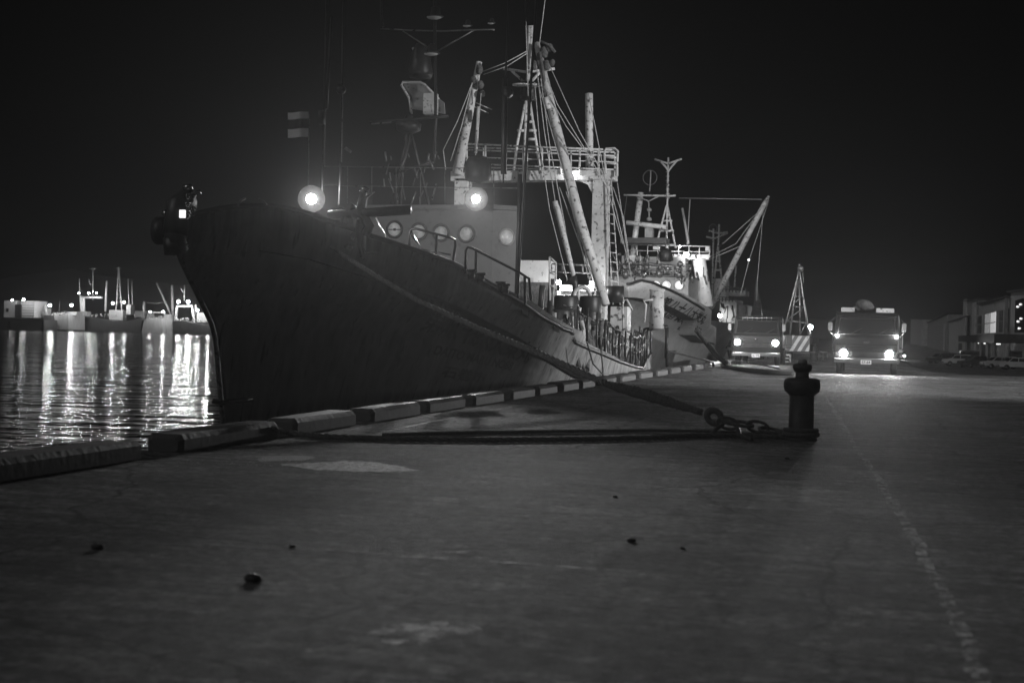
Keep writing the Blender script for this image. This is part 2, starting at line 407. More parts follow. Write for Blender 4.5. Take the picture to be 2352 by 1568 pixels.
# ------------------------------------------------------------------ SHIP 1
XC = -11.0
def rimfit(pts, Xc, y0, L, B, p=2.3, k=0.0, ymax=120):
    out = []
    for px, py in pts:
        best = None; Y = y0
        while Y < ymax:
            P = at(px, py, Y=Y); s_ = min(1, max(0, (Y - y0) / L)); e = abs(P.x - (Xc + k * (Y - y0) + B * (1 - (1 - s_) ** p)))
            if best is None or e < best[0]: best = (e, Y, P.z)
            Y += .03
        out.append((best[1], best[2]))
    return sorted(out)
def surf(h, px, py, off=.02):
    """point of a hull's port side seen at a picture point"""
    best = None; Y = h.y0
    while Y < h.y1:
        P = at(px, py, Y=Y); e = abs(P.x - (h.cx(Y) + h.hb(Y, P.z)))
        if best is None or e < best[0]: best = (e, Y, P)
        Y += .04
    return best[2] + Vector((off, -off, 0))
rim1 = rimfit([(432, 500), (445, 494), (480, 483), (520, 476), (560, 472), (600, 472), (640, 475), (680, 482), (715, 492), (760, 510), (805, 524), (850, 540), (935, 567), (1050, 605), (1127, 648), (1200, 685), (1270, 725), (1330, 757), (1345, 762), (1352, 785), (1380, 803), (1430, 830), (1470, 843), (1500, 846), (1532, 814)], XC, 20.3, 14, 3.9, 1.85, ymax=60)
stem1 = [(-1.9, 22.65), (-.5, 22.36), (.4, 22.15), (1.1, 21.97), (1.5, 21.55), (1.93, 21.06), (2.3, 20.66), (2.7, 20.39), (3.2, 20.3)]
H1 = Hull(XC, 20.3, 14, 3.9, rim1, stem1, 47.3, 1.85)
s1 = thing('trawler', (XC, 34, WZ), 'large dark trawler nearest the camera, glaring lamps over its bow and pale gantry aft', 'fishing boat', 'fishing boats moored along the quay')
hb = part(s1, 'hull', H1.mesh(), hullpaint)
sm = hb.modifiers.new('t', 'SOLIDIFY'); sm.thickness = .05; sm.offset = -1
part(s1, 'deck', H1.deck(.75, 20.9, 47.2), grey)
rr = MB(True).tube(H1.rimpts(20.32, 33.9), .05, 6); rr.tube(H1.rimpts(34.1, 47.3), .05, 6); rr.tube(H1.rimpts(20.32, 47.3, side=-1), .05, 6)
part(s1, 'rubbing_rail', rr, dark)
def hull_text(root, h, name, body, p0, p1, size):
    a, b = surf(h, *p0), surf(h, *p1); part(root, name, conform(h, body, a.y, b.y, a.z, b.z, size), letter)
hull_text(s1, H1, 'name_lettering', '第八十八大東丸', (962, 752), (1212, 832), .5)
hull_text(s1, H1, 'romaji_lettering', 'DAITO MARU NO88', (992, 812), (1172, 850), .26)
hull_text(s1, H1, 'home_port_lettering', '石巻市', (1012, 862), (1112, 878), .26)
fp = MB()
for q4 in (((1196, 711), (1214, 722), (1214, 733), (1196, 722)), ((1269, 742), (1283, 751), (1283, 764), (1269, 754))):
    fp = MB(); fp.prism([surf(H1, *q_) for q_ in q4], (.01, -.01, 0)); part(s1, 'freeing_port', fp, dark)
lf = MB(); lf.prism([surf(H1, *q_) for q_ in ((1197, 712), (1209, 716), (1209, 724), (1197, 720))], (.03, -.03, 0)); part(s1, 'port_plate', lf, grey)
# belting low on the stem, draught strip
part(s1, 'bow_fender', MB(True).tube([(XC - .1, 22.1, -.1)] + [surf(H1, x_, y_) for x_, y_ in ((508, 925), (530, 922), (555, 919), (577, 916))], .045, 8), dark)
part(s1, 'stem_bar', MB(True).tube([(XC, H1.ys(z) - .04, z) for z in [-1.8 + .25 * i for i in range(19)]], .045, 8), steel)
# stem head gear: roller, chain, frames
sh = MB(True)
sh.tube([at(406, 500, Y=20.1), at(402, 550, Y=20.0), at(408, 575, Y=20.1)], .17, 10); sh.tube([at(438, 436, Y=20.2), at(412, 470, Y=20.1), at(402, 540, Y=20.0)], [.12, .2, .2], 10)
sh.disc(at(374, 530, Y=20.3), .22, 'X', th=.2); sh.disc(at(426, 468, Y=20.4), .15, 'X', th=.25)
sh.tube([at(398, 545, Y=20.0), at(402, 583, Y=20.05)], .17, 8)
st = part(s1, 'bow_roller', sh, dark)
rp = MB(True); rp.tube([at(422, 431, Y=20.05), at(440, 429, Y=20.05)], .05, 8); rp.tube([at(438, 445, Y=20.1), at(460, 441, Y=20.1)], .035, 8)
for k in range(6): rp.ring(at(434 + random.uniform(-5, 8), 452 + 9 * k, Y=20.0), .045, .016, 'Y' if k % 2 else 'X', n=10)
part(st, 'chain', rp, shiny)
part(st, 'lit_panel', MB().box(*[v_ for v_ in (lambda p_: (p_.x - .04, p_.x + .045, p_.y, p_.y + .05, p_.z - .06, p_.z + .06))(at(417, 491, Y=19.75))]), lampmat(1.2))
parts(st, 'fairlead', MB(True).tube([at(376, 492, Y=20.0), at(388, 490, Y=20.0)], .07, 8).tube([at(410, 560, Y=20), at(432, 562, Y=20.1)], .03, 6), shiny)
# bow hoop handrail
hp = MB(True); P0 = at(548, 470, Y=21.1)
hp.tube([at(546, 472, Y=21.1), at(551, 462, Y=21.15), at(563, 456, Y=21.3)], .02, 6); hp.tube([at(594, 457, Y=21.35), at(605, 462, Y=21.4), at(612, 472, Y=21.45)], .02, 6)
parts(s1, 'bow_handrail', hp, steel)
# anchor on the port bow (stock anchor on its bed)
an = MB(True); A = lambda x, y, Y=24.0: at(x, y, Y=Y + (1.4 if Y < 23 else 0))
an.tube([A(837, 432), A(830, 470), A(828, 520), A(829, 560), A(833, 590)], [.05, .08, .1, .08, .05], 10)
an.tube([A(755, 494), A(943, 482)], [.08, .085], 12)
an.tube([A(812, 470), A(790, 500), A(795, 530), A(815, 545)], .07, 8); an.tube([A(812, 490), A(838, 500), A(850, 520), A(838, 540)], .09, 8)
an.tube([A(770, 490), A(762, 480), A(785, 478), A(805, 486)], .02, 6)
ank = part(s1, 'anchor', an, dark)
fl = MB(); fl.prism([A(832, 470, 22.5), A(835, 452, 22.5), A(860, 441, 22.5), A(842, 455, 22.5), A(838, 480, 22.5)], (0, .06, 0)); fl.prism([A(832, 567, 22.5), A(838, 578, 22.5), A(870, 579.5, 22.5), A(838, 583, 22.5)], (0, .06, 0))
fl.tube([A(829, 560, 22.4), A(831, 575, 22.4), A(837, 597, 22.4)], .018, 6)
parts(ank, 'fluke', fl, shiny)
an2 = MB(True).ball(A(837, 436, 22.3), .075, (1.2, .6, .8), 10); an2.ball(A(801, 566, 22.3), .07, (1.3, .6, .8), 10); an2.ball(A(824, 505, 22.3), .05, (.8, .6, 1.2), 8)
parts(ank, 'shackle', an2, shiny)
# wheelhouse with round windows
wh = MB(); Yh = 34.0
fr = []
for x, y in ((-13.4, Yh + .35), (-13.0, Yh), (-9.55, Yh), (-8.95, Yh + .45), (-9.8, Yh + 3.4), (-13.2, Yh + 3.4)): fr.append((x, y))
wh.loft([[(x, y, z) for x, y in fr] for z in (.6, 4.28)], True)
wh.loft([[(x + (x - XC) * .02, y - (.06 if y < 35 else -.06), z) for x, y in fr] for z in (4.2, 4.31)], True)
whp = part(s1, 'wheelhouse', wh, mat('house_paint', .15, .55, var=.15, scale=2, spots=.1, spotcol=.1))
for i, (px, py) in enumerate([(906, 527), (962, 532), (1013, 535), (1071, 537)]):
    c = at(px, py, Y=Yh); g1 = part(whp, 'porthole', MB(True).ring((c.x, Yh - .01, c.z), .2, .035, 'Y'), dark if i == 0 else roofm)
    part(whp, 'porthole_glass', MB(True).disc((c.x, Yh - .005, c.z), .185, 'Y', th=.02), portg)
dx = MB(); c = at(906, 527, Y=Yh - .06); dx.box(c.x - .17, c.x + .17, Yh - .05, Yh - .035, c.z - .012, c.z + .012); dx.box(c.x - .03, c.x + .03, Yh - .06, Yh - .035, c.z - .03, c.z + .03)
part(whp, 'clear_view_screen', dx, dark)
c = Vector((-9.25, Yh + .22, 3.53)); dn = Vector((.6, -.8, 0)).normalized(); e1 = Vector((.8, .6, 0)).normalized()
part(whp, 'porthole', MB(True).ring(c + dn * .0, .2, .03, (e1, zz)), grey); part(whp, 'porthole_glass', MB(True).tube([c - dn * .01, c + dn * .01], .185, 18), portg)
wr = rail(34.2, (742, 382), (1190, 388), 84, 9, .012, (.53,)); part(whp, 'bridge_rail', wr, steel)
# steps/handrails on foredeck (dark hoops and bright edges)
hr = MB(True); U = lambda x, y, Y=27: at(x, y, Y=Y)
tubes(hr, [[(940, 580), (941, 535), (944, 527), (955, 525), (1035, 546), (1045, 550), (1046, 565), (1040, 605)], [(1003, 538), (1001, 590)], [(1069, 628), (1070, 575), (1074, 568), (1085, 570), (1195, 627), (1215, 640), (1220, 690)], [(1093, 575), (1093, 632)], [(1190, 627), (1190, 685)], [(1205, 632), (1206, 700)]], 27, .028)
part(s1, 'foredeck_handrail', hr, dark)
br = MB(True); tubes(br, [[(864, 500), (885, 543)], [(943, 530), (968, 573)], [(968, 573), (1035, 585)]], 26.6, .018)
parts(s1, 'foredeck_stay', br, shiny)
bt = MB(True)
for px, py in ((1082, 632), (1104, 640), (1160, 665), (1150, 660)): bt.tube([at(px, py + 8, Y=26.5), at(px, py - 10, Y=26.5)], .07, 10); bt.disc(at(px, py - 11, Y=26.5), .1, 'Z', th=.04)
parts(s1, 'mooring_bitt', bt, dark)
# dark stays and poles forward of the house
po = MB(True)
for ln, r in (([(1194, 400), (1192, 520), (1186, 690)], .05), ([(1232, 0), (1212, 300), (1196, 560), (1187, 690)], .03), ([(1168, 0), (1160, 215), (1156, 420)], .02), ([(1160, 180), (1157, 400)], .07), ([(1208, 0), (1206, 60)], .02)):
    tubes(po, [ln], 30, r)
po.disc(at(1165, 212, Y=30), .12, 'Y', th=.2)
part(s1, 'forward_stay', po, dark)
# signal masts by the first lamp, flag
mp_ = MB(True)
tubes(mp_, [[(751, 0), (747, 180), (742, 380)], [(762, 40), (750, 250)], [(790, 0), (786, 200), (782, 375)]], 26.5, .03)
mp_.ball(at(783, 206, Y=26.4), .11, (1, 1, .9), 10); mp_.box(*sum([[at(744, 0, Y=26.4).x - .06, at(744, 0, Y=26.4).x + .04], [26.35, 26.5], [at(742, 285, Y=26.4).z, at(742, 255, Y=26.4).z]], []))
tubes(mp_, [[(742, 380), (738, 470)], [(782, 375), (778, 470)]], 26.5, .02)
part(s1, 'signal_mast', mp_, dark)
ms_ = MB(True); tubes(ms_, [[(787, 215), (784, 372)], [(710, 262), (709, 375), (706, 480)]], 26.2, .010); tubes(ms_, [[(793, 340), (806, 349)]], 26.2, .03)
part(s1, 'halyard', ms_, steel)
fg = MB(); a0 = at(661, 262, Y=26.2); cols = []
for j, (yy0, yy1, m_) in enumerate(((259, 275, clothm), (275, 297, clothd), (297, 317, clothm))):
    f_ = MB(True); rows = []
    for yy in (yy0, (yy0 + yy1) / 2, yy1):
        rows.append([at(661 + 8 * i, yy - i * .5 + sin(i * 1.3) * .6, Y=26.2 + .05 * sin(i * 1.1 + 1)) for i in range(7)])
    f_.loft(rows, False, False); ob = part(s1, 'flag', f_, m_) if j == 0 else None
    if j == 0: flag = ob
    else: part(flag, 'stripe', f_, m_)
# lamp one, lamp two
lp = MB(True); tubes(lp, [[(706, 485), (707, 440)]], 25.9, .03); part(s1, 'lamp_post', lp, dark)
LB = at(715, 457, Y=25.2); flood(s1, LB, .26, 65, 'bow_lamp', (.3, -1, -.1), LB + Vector((-.1, .4, -.4)), .015)
LH = at(1093, 457, Y=33.1); flood(s1, LH, .29, 65, 'house_lamp', (.1, -1, -.05), at(1093, 440, Y=33.9), .02)
for L_ in (LB, LH):
    beam(tuple(L_ + Vector((0, .25, 0))), tuple(L_ + Vector((.6, 5, -.4))), 600, 95, 'deck_beam', s1, .08, 1) if L_ is LB else None
    d_ = ((Vector((1.5, 2, .2)) if L_ is LB else Vector((-2.5, 3, .2))) - L_).normalized(); beam(tuple(L_ + d_ * .15), tuple(L_ + d_ * 5), 4000 if L_ is LB else 5200, 32, 'lamp_beam', s1, .08, 1)
sl = MB(True).lathe(at(1097, 415, Y=33.6), [(.05, -.05), (.3, 0), (.33, .12), (.33, .42), (.22, .58), (.05, .62)], 16); part(s1, 'searchlight', sl, dark)
# radar mast on the house: tripod, scanner bar, tilted crow screen, yard
rm = MB(True)
tubes(rm, [[(900, 470), (932, 330), (934, 290)], [(985, 470), (950, 330), (938, 290)], [(918, 470), (925, 380), (945, 300)], [(905, 400), (990, 372)], [(995, 372), (1001, 270), (998, 0)]], 36, .045)
rm.lathe(at(938, 300, Y=36), [(.1, -.1), (.32, 0), (.35, .18), (.12, .28), (.1, .4)], 14)
part(s1, 'radar_mast', rm, dark)
tubes_ = MB(True); tubes(tubes_, [[(850, 282), (935, 275), (1030, 266)]], 35.7, .045); part(s1, 'radar_scanner', tubes_, dark)
part(s1, 'radar_bar_edge', tubes(MB(True), [[(853, 285), (898, 281)]], 35.6, .02), steel)
yd = MB(True); tubes(yd, [[(874, 66), (940, 70), (1015, 72), (1080, 69), (1136, 68)], [(925, 72), (988, 112)], [(1088, 70), (1004, 118)]], 36, .022); part(s1, 'mast_yard', yd, steel)
for px, py, r in ((1000, 38, .17), (993, 122, .16), (1075, 58, .09), (1130, 52, .07)):
    q_ = MB(True).lathe(at(px, py, Y=35.9), [(r * .4, r * 1.5), (r * .7, r * 1.3), (r * .8, .25 * r), (r * 1.3, 0), (r * 1.2, -.02)], 14); o_ = part(s1, 'mast_light', q_, dark)
    part(o_, 'lens', MB(True).ball(at(px - 3, py + 2, Y=35.9), r, (1.2, 1, .32), 12), cleanwhite)
tp = MB(True); tubes(tp, [[(876, 66), (875, 0)], [(880, 62), (876, 35)]], 36, .03); part(s1, 'whip_aerial', tp, dark)
sc = MB(); sc.prism([at(943, 250, Y=37.4), at(925, 190, Y=37), at(965, 190, Y=37), at(1020, 236, Y=37.2), at(1022, 262, Y=37.4)], (0, .05, 0)); part(s1, 'lookout_screen', sc, grey)
ho = MB(True); tubes(ho, [[(945, 262), (940, 226), (922, 196), (925, 189), (965, 189), (975, 194), (1008, 228)], [(948, 110), (955, 125), (975, 170)]], 36.9, .035); part(s1, 'lookout_hoop', ho, white)
sb = MB(True); sb.lathe(at(965, 180, Y=37), [(.3, 0), (.36, .15), (.3, .4), (.26, .7), (.12, .95)], 12); part(s1, 'lookout_hood', sb, dark)
sb2 = MB(); quadbox(972, 214, 1000, 262, 36.7, .25, sb2); part(s1, 'lookout_locker', sb2, white)
cl = MB(True)
for i in range(22):
    x = random.uniform(880, 1010); y = random.uniform(330, 455)
    a = random.uniform(-.5, .5); L = random.uniform(8, 40)
    tubes(cl, [[(x, y), (x + L * a, y + L)]], random.uniform(35, 37), random.uniform(.012, .03))
parts(s1, 'roof_fitting', cl, steel)
# gantry
Yg = 46.0
gy = MB(); quadbox(1035, 392, 1410, 414, Yg, .7, gy); quadbox(1358, 412, 1392, 735, Yg, .5, gy); quadbox(1042, 410, 1072, 640, Yg, .5, gy)
gy.prism([at(1325, 413, Y=Yg + .05), at(1360, 413, Y=Yg + .05), at(1360, 445, Y=Yg + .05), at(1350, 424, Y=Yg + .05)], (0, .4, 0))
gan = part(s1, 'gantry', gy, white)
gr = rail(Yg - .05, (1072, 331), (1418, 345), 60, 9, .035, (.22, .75)); rail(Yg + 1.9, (1060, 338), (1412, 350), 56, 8, .03, (.4, .8), gr)
tubes(gr, [[(1392, 400), (1388, 350), (1392, 341), (1412, 341), (1419, 347), (1416, 405)], [(1392, 375), (1416, 376)], [(1392, 362), (1416, 362)]], Yg - .1, .04)
part(gan, 'gantry_rail', gr, white)
lad = MB(True); tubes(lad, [[(1404, 415), (1414, 560), (1424, 700)], [(1396, 415), (1400, 560), (1408, 700)]], Yg - .1, .02)
for i in range(13): tubes(lad, [[(1396 + i * .6, 425 + 22 * i), (1405 + i * 1.4, 427 + 22 * i)]], Yg - .1, .02)
part(gan, 'ladder', lad, white)
tm = MB(True)
tubes(tm, [[(1211, 215), (1188, 330), (1180, 392)], [(1214, 215), (1232, 330), (1241, 392)], [(1209, 215), (1206, 330), (1204, 392)], [(1212, 300), (1232, 300)], [(1208, 280), (1226, 280)], [(1209, 320), (1232, 320)], [(1209, 262), (1222, 262)], [(1188, 300), (1204, 300)]], Yg + .6, .05)
tubes(tm, [[(1222, 60), (1219, 130), (1215, 205)], [(1212, 215), (1217, 60)]], Yg + .6, .08)
part(s1, 'tripod_mast', tm, white)
tn = MB(True); tubes(tn, [[(1212, 230), (1214, 190)]], Yg + .5, .28, 12); part(s1, 'mast_platform', tn, dark)
cr = MB(True); tubes(cr, [[(1156, 158), (1210, 166), (1274, 158)], [(1175, 163), (1207, 192)], [(1242, 165), (1218, 190)]], Yg + .5, .05); cr.ring(at(1197, 195, Y=Yg), .28, .03, 'Z', sq=.7); cr.ring(at(1228, 196, Y=Yg), .26, .03, 'Z', sq=.7)
part(s1, 'crosstree', cr, white)
bm = MB(True); bm.tube([at(1233, 100, Y=Yg + .3), at(1270, 260, Y=Yg - .6), at(1330, 500, Y=Yg - 1.6), at(1392, 700, Y=43.8)], [.1, .15, .17, .13], 12); parts(s1, 'derrick_boom', bm, white)
bm = MB(True); bm.tube([at(1101, 142, Y=Yg), at(1092, 190, Y=Yg), at(1050, 400, Y=Yg - .2)], [.1, .12, .18], 12); parts(s1, 'derrick_boom', bm, white)
bm = MB(True); bm.tube([at(1275, 462, Y=44), at(1280, 480, Y=44), at(1334, 700, Y=42)], [.06, .1, .06], 10); parts(s1, 'derrick_boom', bm, white)
bm = MB(True); bm.tube([at(1353, 215, Y=Yg + .5), at(1354, 392, Y=Yg + .5)], .13, 10); part(s1, 'signal_post', bm, white)
bm = MB(True); bm.tube([at(1099, 245, Y=Yg + 1), at(1093, 352, Y=Yg + 1)], .06, 8); tubes(bm, [[(1090, 235), (1130, 252)], [(1085, 243), (1122, 260)]], Yg + 1, .02); part(s1, 'aerial_post', bm, white)
bk = MB(True)
for (x, y, r) in ((1101, 160, .14), (1088, 185, .12), (1104, 195, .12), (1108, 215, .1), (1250, 120, .16), (1262, 110, .12), (1256, 150, .14), (1268, 145, .1), (1228, 150, .13), (1238, 130, .1)):
    bk.ball(at(x, y, Y=Yg - .2), r, (1, 1, 1.3), 8, .15)
tubes(bk, [[(1240, 95), (1262, 105), (1275, 120)], [(1240, 120), (1252, 200)]], Yg - .3, .06)
parts(s1, 'rigging_block', bk, netm)
wr_ = MB(True)
W1 = [[(1108, 165), (1160, 145), (1210, 118)], [(1110, 172), (1165, 152), (1212, 122)], [(1085, 190), (1050, 280), (1018, 345)], [(1084, 195), (1060, 290), (1035, 370)], [(1105, 215), (1098, 300), (1088, 400)],
      [(1018, 345), (1024, 390)], [(1257, 180), (1280, 240), (1345, 345), (1400, 440)], [(1250, 200), (1300, 290), (1345, 350)], [(1262, 150), (1330, 300), (1385, 400)],
      [(1232, 150), (1250, 300), (1275, 462)], [(1238, 200), (1300, 420), (1352, 640)], [(1228, 190), (1240, 330), (1262, 480), (1305, 650)], [(1242, 180), (1262, 330), (1290, 480), (1322, 640)], [(1252, 0), (1238, 110)], [(1208, 50), (1213, 220)],
      [(1352, 215), (1392, 420)], [(1400, 420), (1440, 590)], [(1394, 430), (1430, 560)], [(1408, 430), (1432, 500), (1445, 590)], [(1418, 420), (1450, 640)], [(1285, 430), (1360, 640)], [(1300, 440), (1362, 620)]]
tubes(wr_, W1, 44.5, .016, 5); parts(s1, 'rigging_wire', wr_, paler)
kn = MB(True); tubes(kn, [[(1275, 462), (1278, 480)], [(1253, 225), (1260, 250)]], 44, .09, 8); parts(s1, 'tackle', kn, white)
lamp(s1, at(1312, 397, Y=Yg - .15), .07, 90, name='gantry_lamp')
# aft deck house and deck clutter
ah = MB(); quadbox(1280, 668, 1368, 706, 45.2, 1.6, ah); quadbox(1192, 598, 1262, 700, 46.2, 1.0, ah); parts(s1, 'aft_house', ah, cleanwhite)
ab = MB(); quadbox(1286, 655, 1364, 669, 45.1, .3, ab); part(s1, 'aft_shelf', ab, cleanwhite)
dr = MB(); quadbox(1200, 648, 1258, 706, 46.0, .15, dr); part(s1, 'aft_door', dr, netm)
lamp(s1, at(1283, 648, Y=44.9), .08, 260, name='work_lamp'); lamp(s1, at(1358, 649, Y=44.9), .06, 200, name='work_lamp')
rl = rail(44.7, (1268, 606), (1362, 610), 20, 5, .03, (.9,)); tubes(rl, [[(1262, 590), (1263, 690)], [(1277, 604), (1276, 690)], [(1262, 590), (1277, 604)], [(1262, 625), (1277, 632)], [(1262, 655), (1277, 660)]], 40.2, .03); parts(s1, 'aft_rail', rl, white)
c2 = rail(47.6, (1430, 607), (1550, 612), 22, 5, .03, (.5,)); part(s1, 'stern_rail', c2, steel)
hn = MB(True); hn.tube([at(1314, 690, Y=41), at(1322, 668, Y=41), at(1321, 652, Y=41), at(1312, 640, Y=41)], [.09, .09, .1, .2], 12); part(s1, 'deck_ventilator', hn, dark)
sp = MB(True); sp.tube([at(1509, 664, Y=46), at(1508, 755, Y=46)], .24, 16); sp.tube([at(1509, 664, Y=46), at(1509, 668, Y=46)], .27, 16); part(s1, 'stern_post', sp, white)
wt2 = MB(); quadbox(1402, 704, 1440, 775, 44.5, .7, wt2); part(s1, 'deck_locker', wt2, white)
dd = MB(True); dd.tube([at(1412, 695, Y=45), at(1412, 657, Y=45)], .3, 16); part(s1, 'net_drum', dd, dark)
cw = MB(True); tubes(cw, [[(1432, 770), (1430, 700), (1433, 690), (1440, 688), (1452, 712)], [(1480, 740), (1484, 700), (1478, 690), (1500, 688)]], 43.5, .035); part(s1, 'deck_davit', cw, white)
# aft rail on the bulwark
pr = MB(True)
for i in range(15):
    Y = 34.6 + i * .9; X = H1.cx(Y) + H1.hb(Y, H1.zr(Y)) - .03; pr.tube([(X, Y, H1.zr(Y)), (X, Y, H1.zr(Y) + .95 + .1 * sin(i))], .03, 6)
pts = [(XC + H1.hb(34.6 + .45 * i, 0) - .03, 34.6 + .45 * i, H1.zr(34.6 + .45 * i) + .95 + .06 * sin(i * 1.1) - .05 * (i % 2)) for i in range(29)]
pr.tube(pts, .035, 6); pr.tube([(p[0], p[1], p[2] - .45) for p in pts], .02, 6)
e = at(1532, 750, Y=47.2); pr.tube([e, (e.x, e.y, .4)], .06, 8); pr.tube([e, at(1532, 852, Y=47.2)], .05, 8); pr.tube([e, at(1480, 757, Y=46)], .06, 8)
part(s1, 'bulwark_rail', pr, dark)
random.seed(41); k1_, k2_ = MB(True), MB(True)
for k in range(64):
    Y = random.uniform(35, 46.5); X = XC + 3.9 - random.uniform(.5, 2.6); zb_ = H1.zr(Y) - .6; hh_ = random.uniform(.5, 1.9); lean = random.uniform(-.2, .2)
    (k1_ if random.random() < .6 else k2_).tube([(X, Y, zb_), (X + lean * .4, Y + random.uniform(-.3, .3), zb_ + hh_ * .6), (X + lean, Y + random.uniform(-.5, .5), zb_ + hh_)], random.uniform(.02, .09), 7)
for k in range(12):
    Y = random.uniform(35.5, 46); X = XC + 3.9 - random.uniform(.8, 2.4); z_ = H1.zr(Y) - .5; w_ = random.uniform(.15, .35); (k2_ if k % 3 == 0 else k1_).box(X - w_, X + w_, Y, Y + w_, z_, z_ + random.uniform(.4, 1.1))
parts(s1, 'deck_fitting', k1_, dark); parts(s1, 'deck_fitting', k2_, white)
hk = MB(True); hk.tube([at(1317, 700, Y=41), at(1350, 770, Y=41)], .06, 8); tubes(hk, [[(1267, 640), (1262, 720)], [(1246, 655), (1240, 720)]], 41, .09); parts(s1, 'warp_roller', hk, dark)

# things lying or hanging on ship 1's deck
def deckpt(Y, inset, up=0): return Vector((H1.cx(Y) + H1.hb(Y, H1.zr(Y)) - inset, Y, H1.zr(Y) + up))
for gi, (ya, yb, lab, seed) in enumerate(((34.8, 39.0, 'dark fishing net hung over the rail just aft of the bulwark step', 3), (39.2, 43.2, 'streaky tangle of net and ropes hung on the rail amidships of the aft deck', 5), (43.4, 47.0, 'pale streaked net and ropes hung inside the stern rail corner', 9))):
    random.seed(seed); root = thing('fishing_net', deckpt((ya + yb) / 2, .6, -.7), lab, 'fishing net', 'nets hung along the trawler rail')
    d_, p_ = MB(True), MB(True)
    for k in range(64):
        Y = random.uniform(ya, yb); i0 = random.uniform(.1, 1.0); t0 = deckpt(Y, i0, random.uniform(.5, 1.05)); b0 = deckpt(Y + random.uniform(-.25, .25), i0 + random.uniform(-.08, .1), -.55)
        pts = [t0.lerp(b0, u / 6) + Vector((random.uniform(-.04, .04), random.uniform(-.06, .06), 0)) for u in range(7)]
        (d_ if random.random() < (.7, .55, .5)[gi] else p_).tube(pts, random.uniform(.02, .07), 6)
    part(root, 'net_fold', d_, netm); part(root, 'rope_strand', p_, paler)
    fm = MB(True)
    for k in range(7): fm.ball(deckpt(random.uniform(ya, yb), random.uniform(.3, 1.3), random.uniform(-.5, .1)), random.uniform(.18, .38), (1, 1.3, .8), 10, .12)
    part(root, 'net_heap', fm, netm)
rc = MB(True)
for k in range(7): rc.ring(deckpt(41.6, .5, .62 - .01 * k) + Vector((0, .12 * k, 0)), .26 - .01 * k + random.uniform(-.03, .03), .02, 'Y', sq=1.25)
solo('rope_coil', rc, paler, 'coil of pale rope hung in loops on the aft deck of the nearest trawler', 'rope coil', loc=deckpt(41.6, .5))
for i, (px, py, Y, r) in enumerate(((1356, 712, 39.5, .32), (1300, 712, 38.5, .34), (1290, 745, 37, .3))):
    bd = MB(True).lathe(at(px, py, Y=Y), [(r * .9, -.45), (r, -.4), (r, -.1), (r * .96, -.08), (r, -.05), (r, .35), (r * .9, .4)], 16)
    solo('barrel', bd, dark, ('dark barrel under the boom foot on the trawler', 'dark barrel standing left of the ventilator on the trawler', 'dark barrel behind the freeing port of the trawler')[i], 'barrel', 'barrels on the trawler deck', loc=at(px, py, Y=Y))
lb = MB(True).ring(at(1337, 678, Y=40), .23, .06, 'Y'); solo('lifebuoy', lb, cleanwhite, 'white ring lifebuoy hung on the dark clutter below the thin boom', 'lifebuoy', loc=at(1337, 678, Y=40))
ft = MB(True).tube([at(1333, 706, Y=38.5), at(1329, 724, Y=38.5)], .035, 8); solo('fender_tube', ft, cleanwhite, 'bright short white tube standing among dark deck gear', 'tube', loc=at(1333, 706, Y=38.5))
# ropes hanging down the hull side
for i, (ln, lab) in enumerate((([(1348, 786), (1362, 835), (1385, 860), (1378, 870)], 'thin rope end dangling in a curl down the pale hull side'), ([(1380, 800), (1385, 850), (1384, 895)], 'straight thin rope hanging down the pale hull to the kerb'))):
    rp_ = MB(True).tube([at(x, y, X=-7.03) for x, y in ln], .02, 6); solo('hanging_rope', rp_, ropem, lab, 'rope', loc=at(*ln[0], X=-7.03))

# ------------------------------------------------------------------ SHIP 2
rim2 = [(60.4, 3.2), (61, 3.55), (62.5, 3.6), (64, 3.5), (68, 3.15), (72, 2.75), (76, 2.35), (80, 2.0), (84, 1.7), (84.5, 1.2), (92, .9), (98, 1.2)]
d2 = 2.2
r2 = rimfit([(1452, 652), (1475, 643), (1500, 648), (1520, 656), (1545, 664), (1580, 678), (1610, 694), (1638, 712)], XC, 60.9, 10, 3.9, 2.0, -.115)
rim2 = [(60.9, r2[0][1])] + r2 + [(r2[-1][0] + .4, r2[-1][1] - .7), (88, .9), (98, 1.3)]
stem2 = [(-1.9, 66.6), (-.5, 66.3), (1.0, 65.6), (1.6, 64.6), (2.6, 62.2), (3.4, 61.0), (5, 60.9)]
H2 = Hull(XC, 60.9, 10, 3.9, rim2, stem2, 98, 2.0, -.115)
s2 = thing('trawler', (XC, 74, WZ), 'pale hulled trawler behind the nearest one, its name painted on the bow', 'fishing boat', 'fishing boats moored along the quay')
hb = part(s2, 'hull', H2.mesh(), hull_light); sm = hb.modifiers.new('t', 'SOLIDIFY'); sm.thickness = .05; sm.offset = -1
part(s2, 'rubbing_rail', MB(True).tube(H2.rimpts(61, r2[-1][0]), .06, 6), dark)
part(s2, 'deck', H2.deck(.7, 61.5, 97.5), grey)
hull_text(s2, H2, 'name_lettering', '第八十八大栄丸', (1508, 700), (1612, 744), .46)
hull_text(s2, H2, 'romaji_lettering', 'DAIEI MARU NO88', (1500, 720), (1604, 764), .26)
hull_text(s2, H2, 'home_port_lettering', '石巻市', (1552, 754), (1590, 770), .26)
Y2 = 71.0
wh = MB(); quadbox(1352, 634, 1581, 690, Y2, 4.5, wh); whp = part(s2, 'wheelhouse', wh, grey)
quadbox(1350, 631, 1583, 635, Y2 - .15, 4.8, (vz := MB())); part(whp, 'visor', vz, dark)
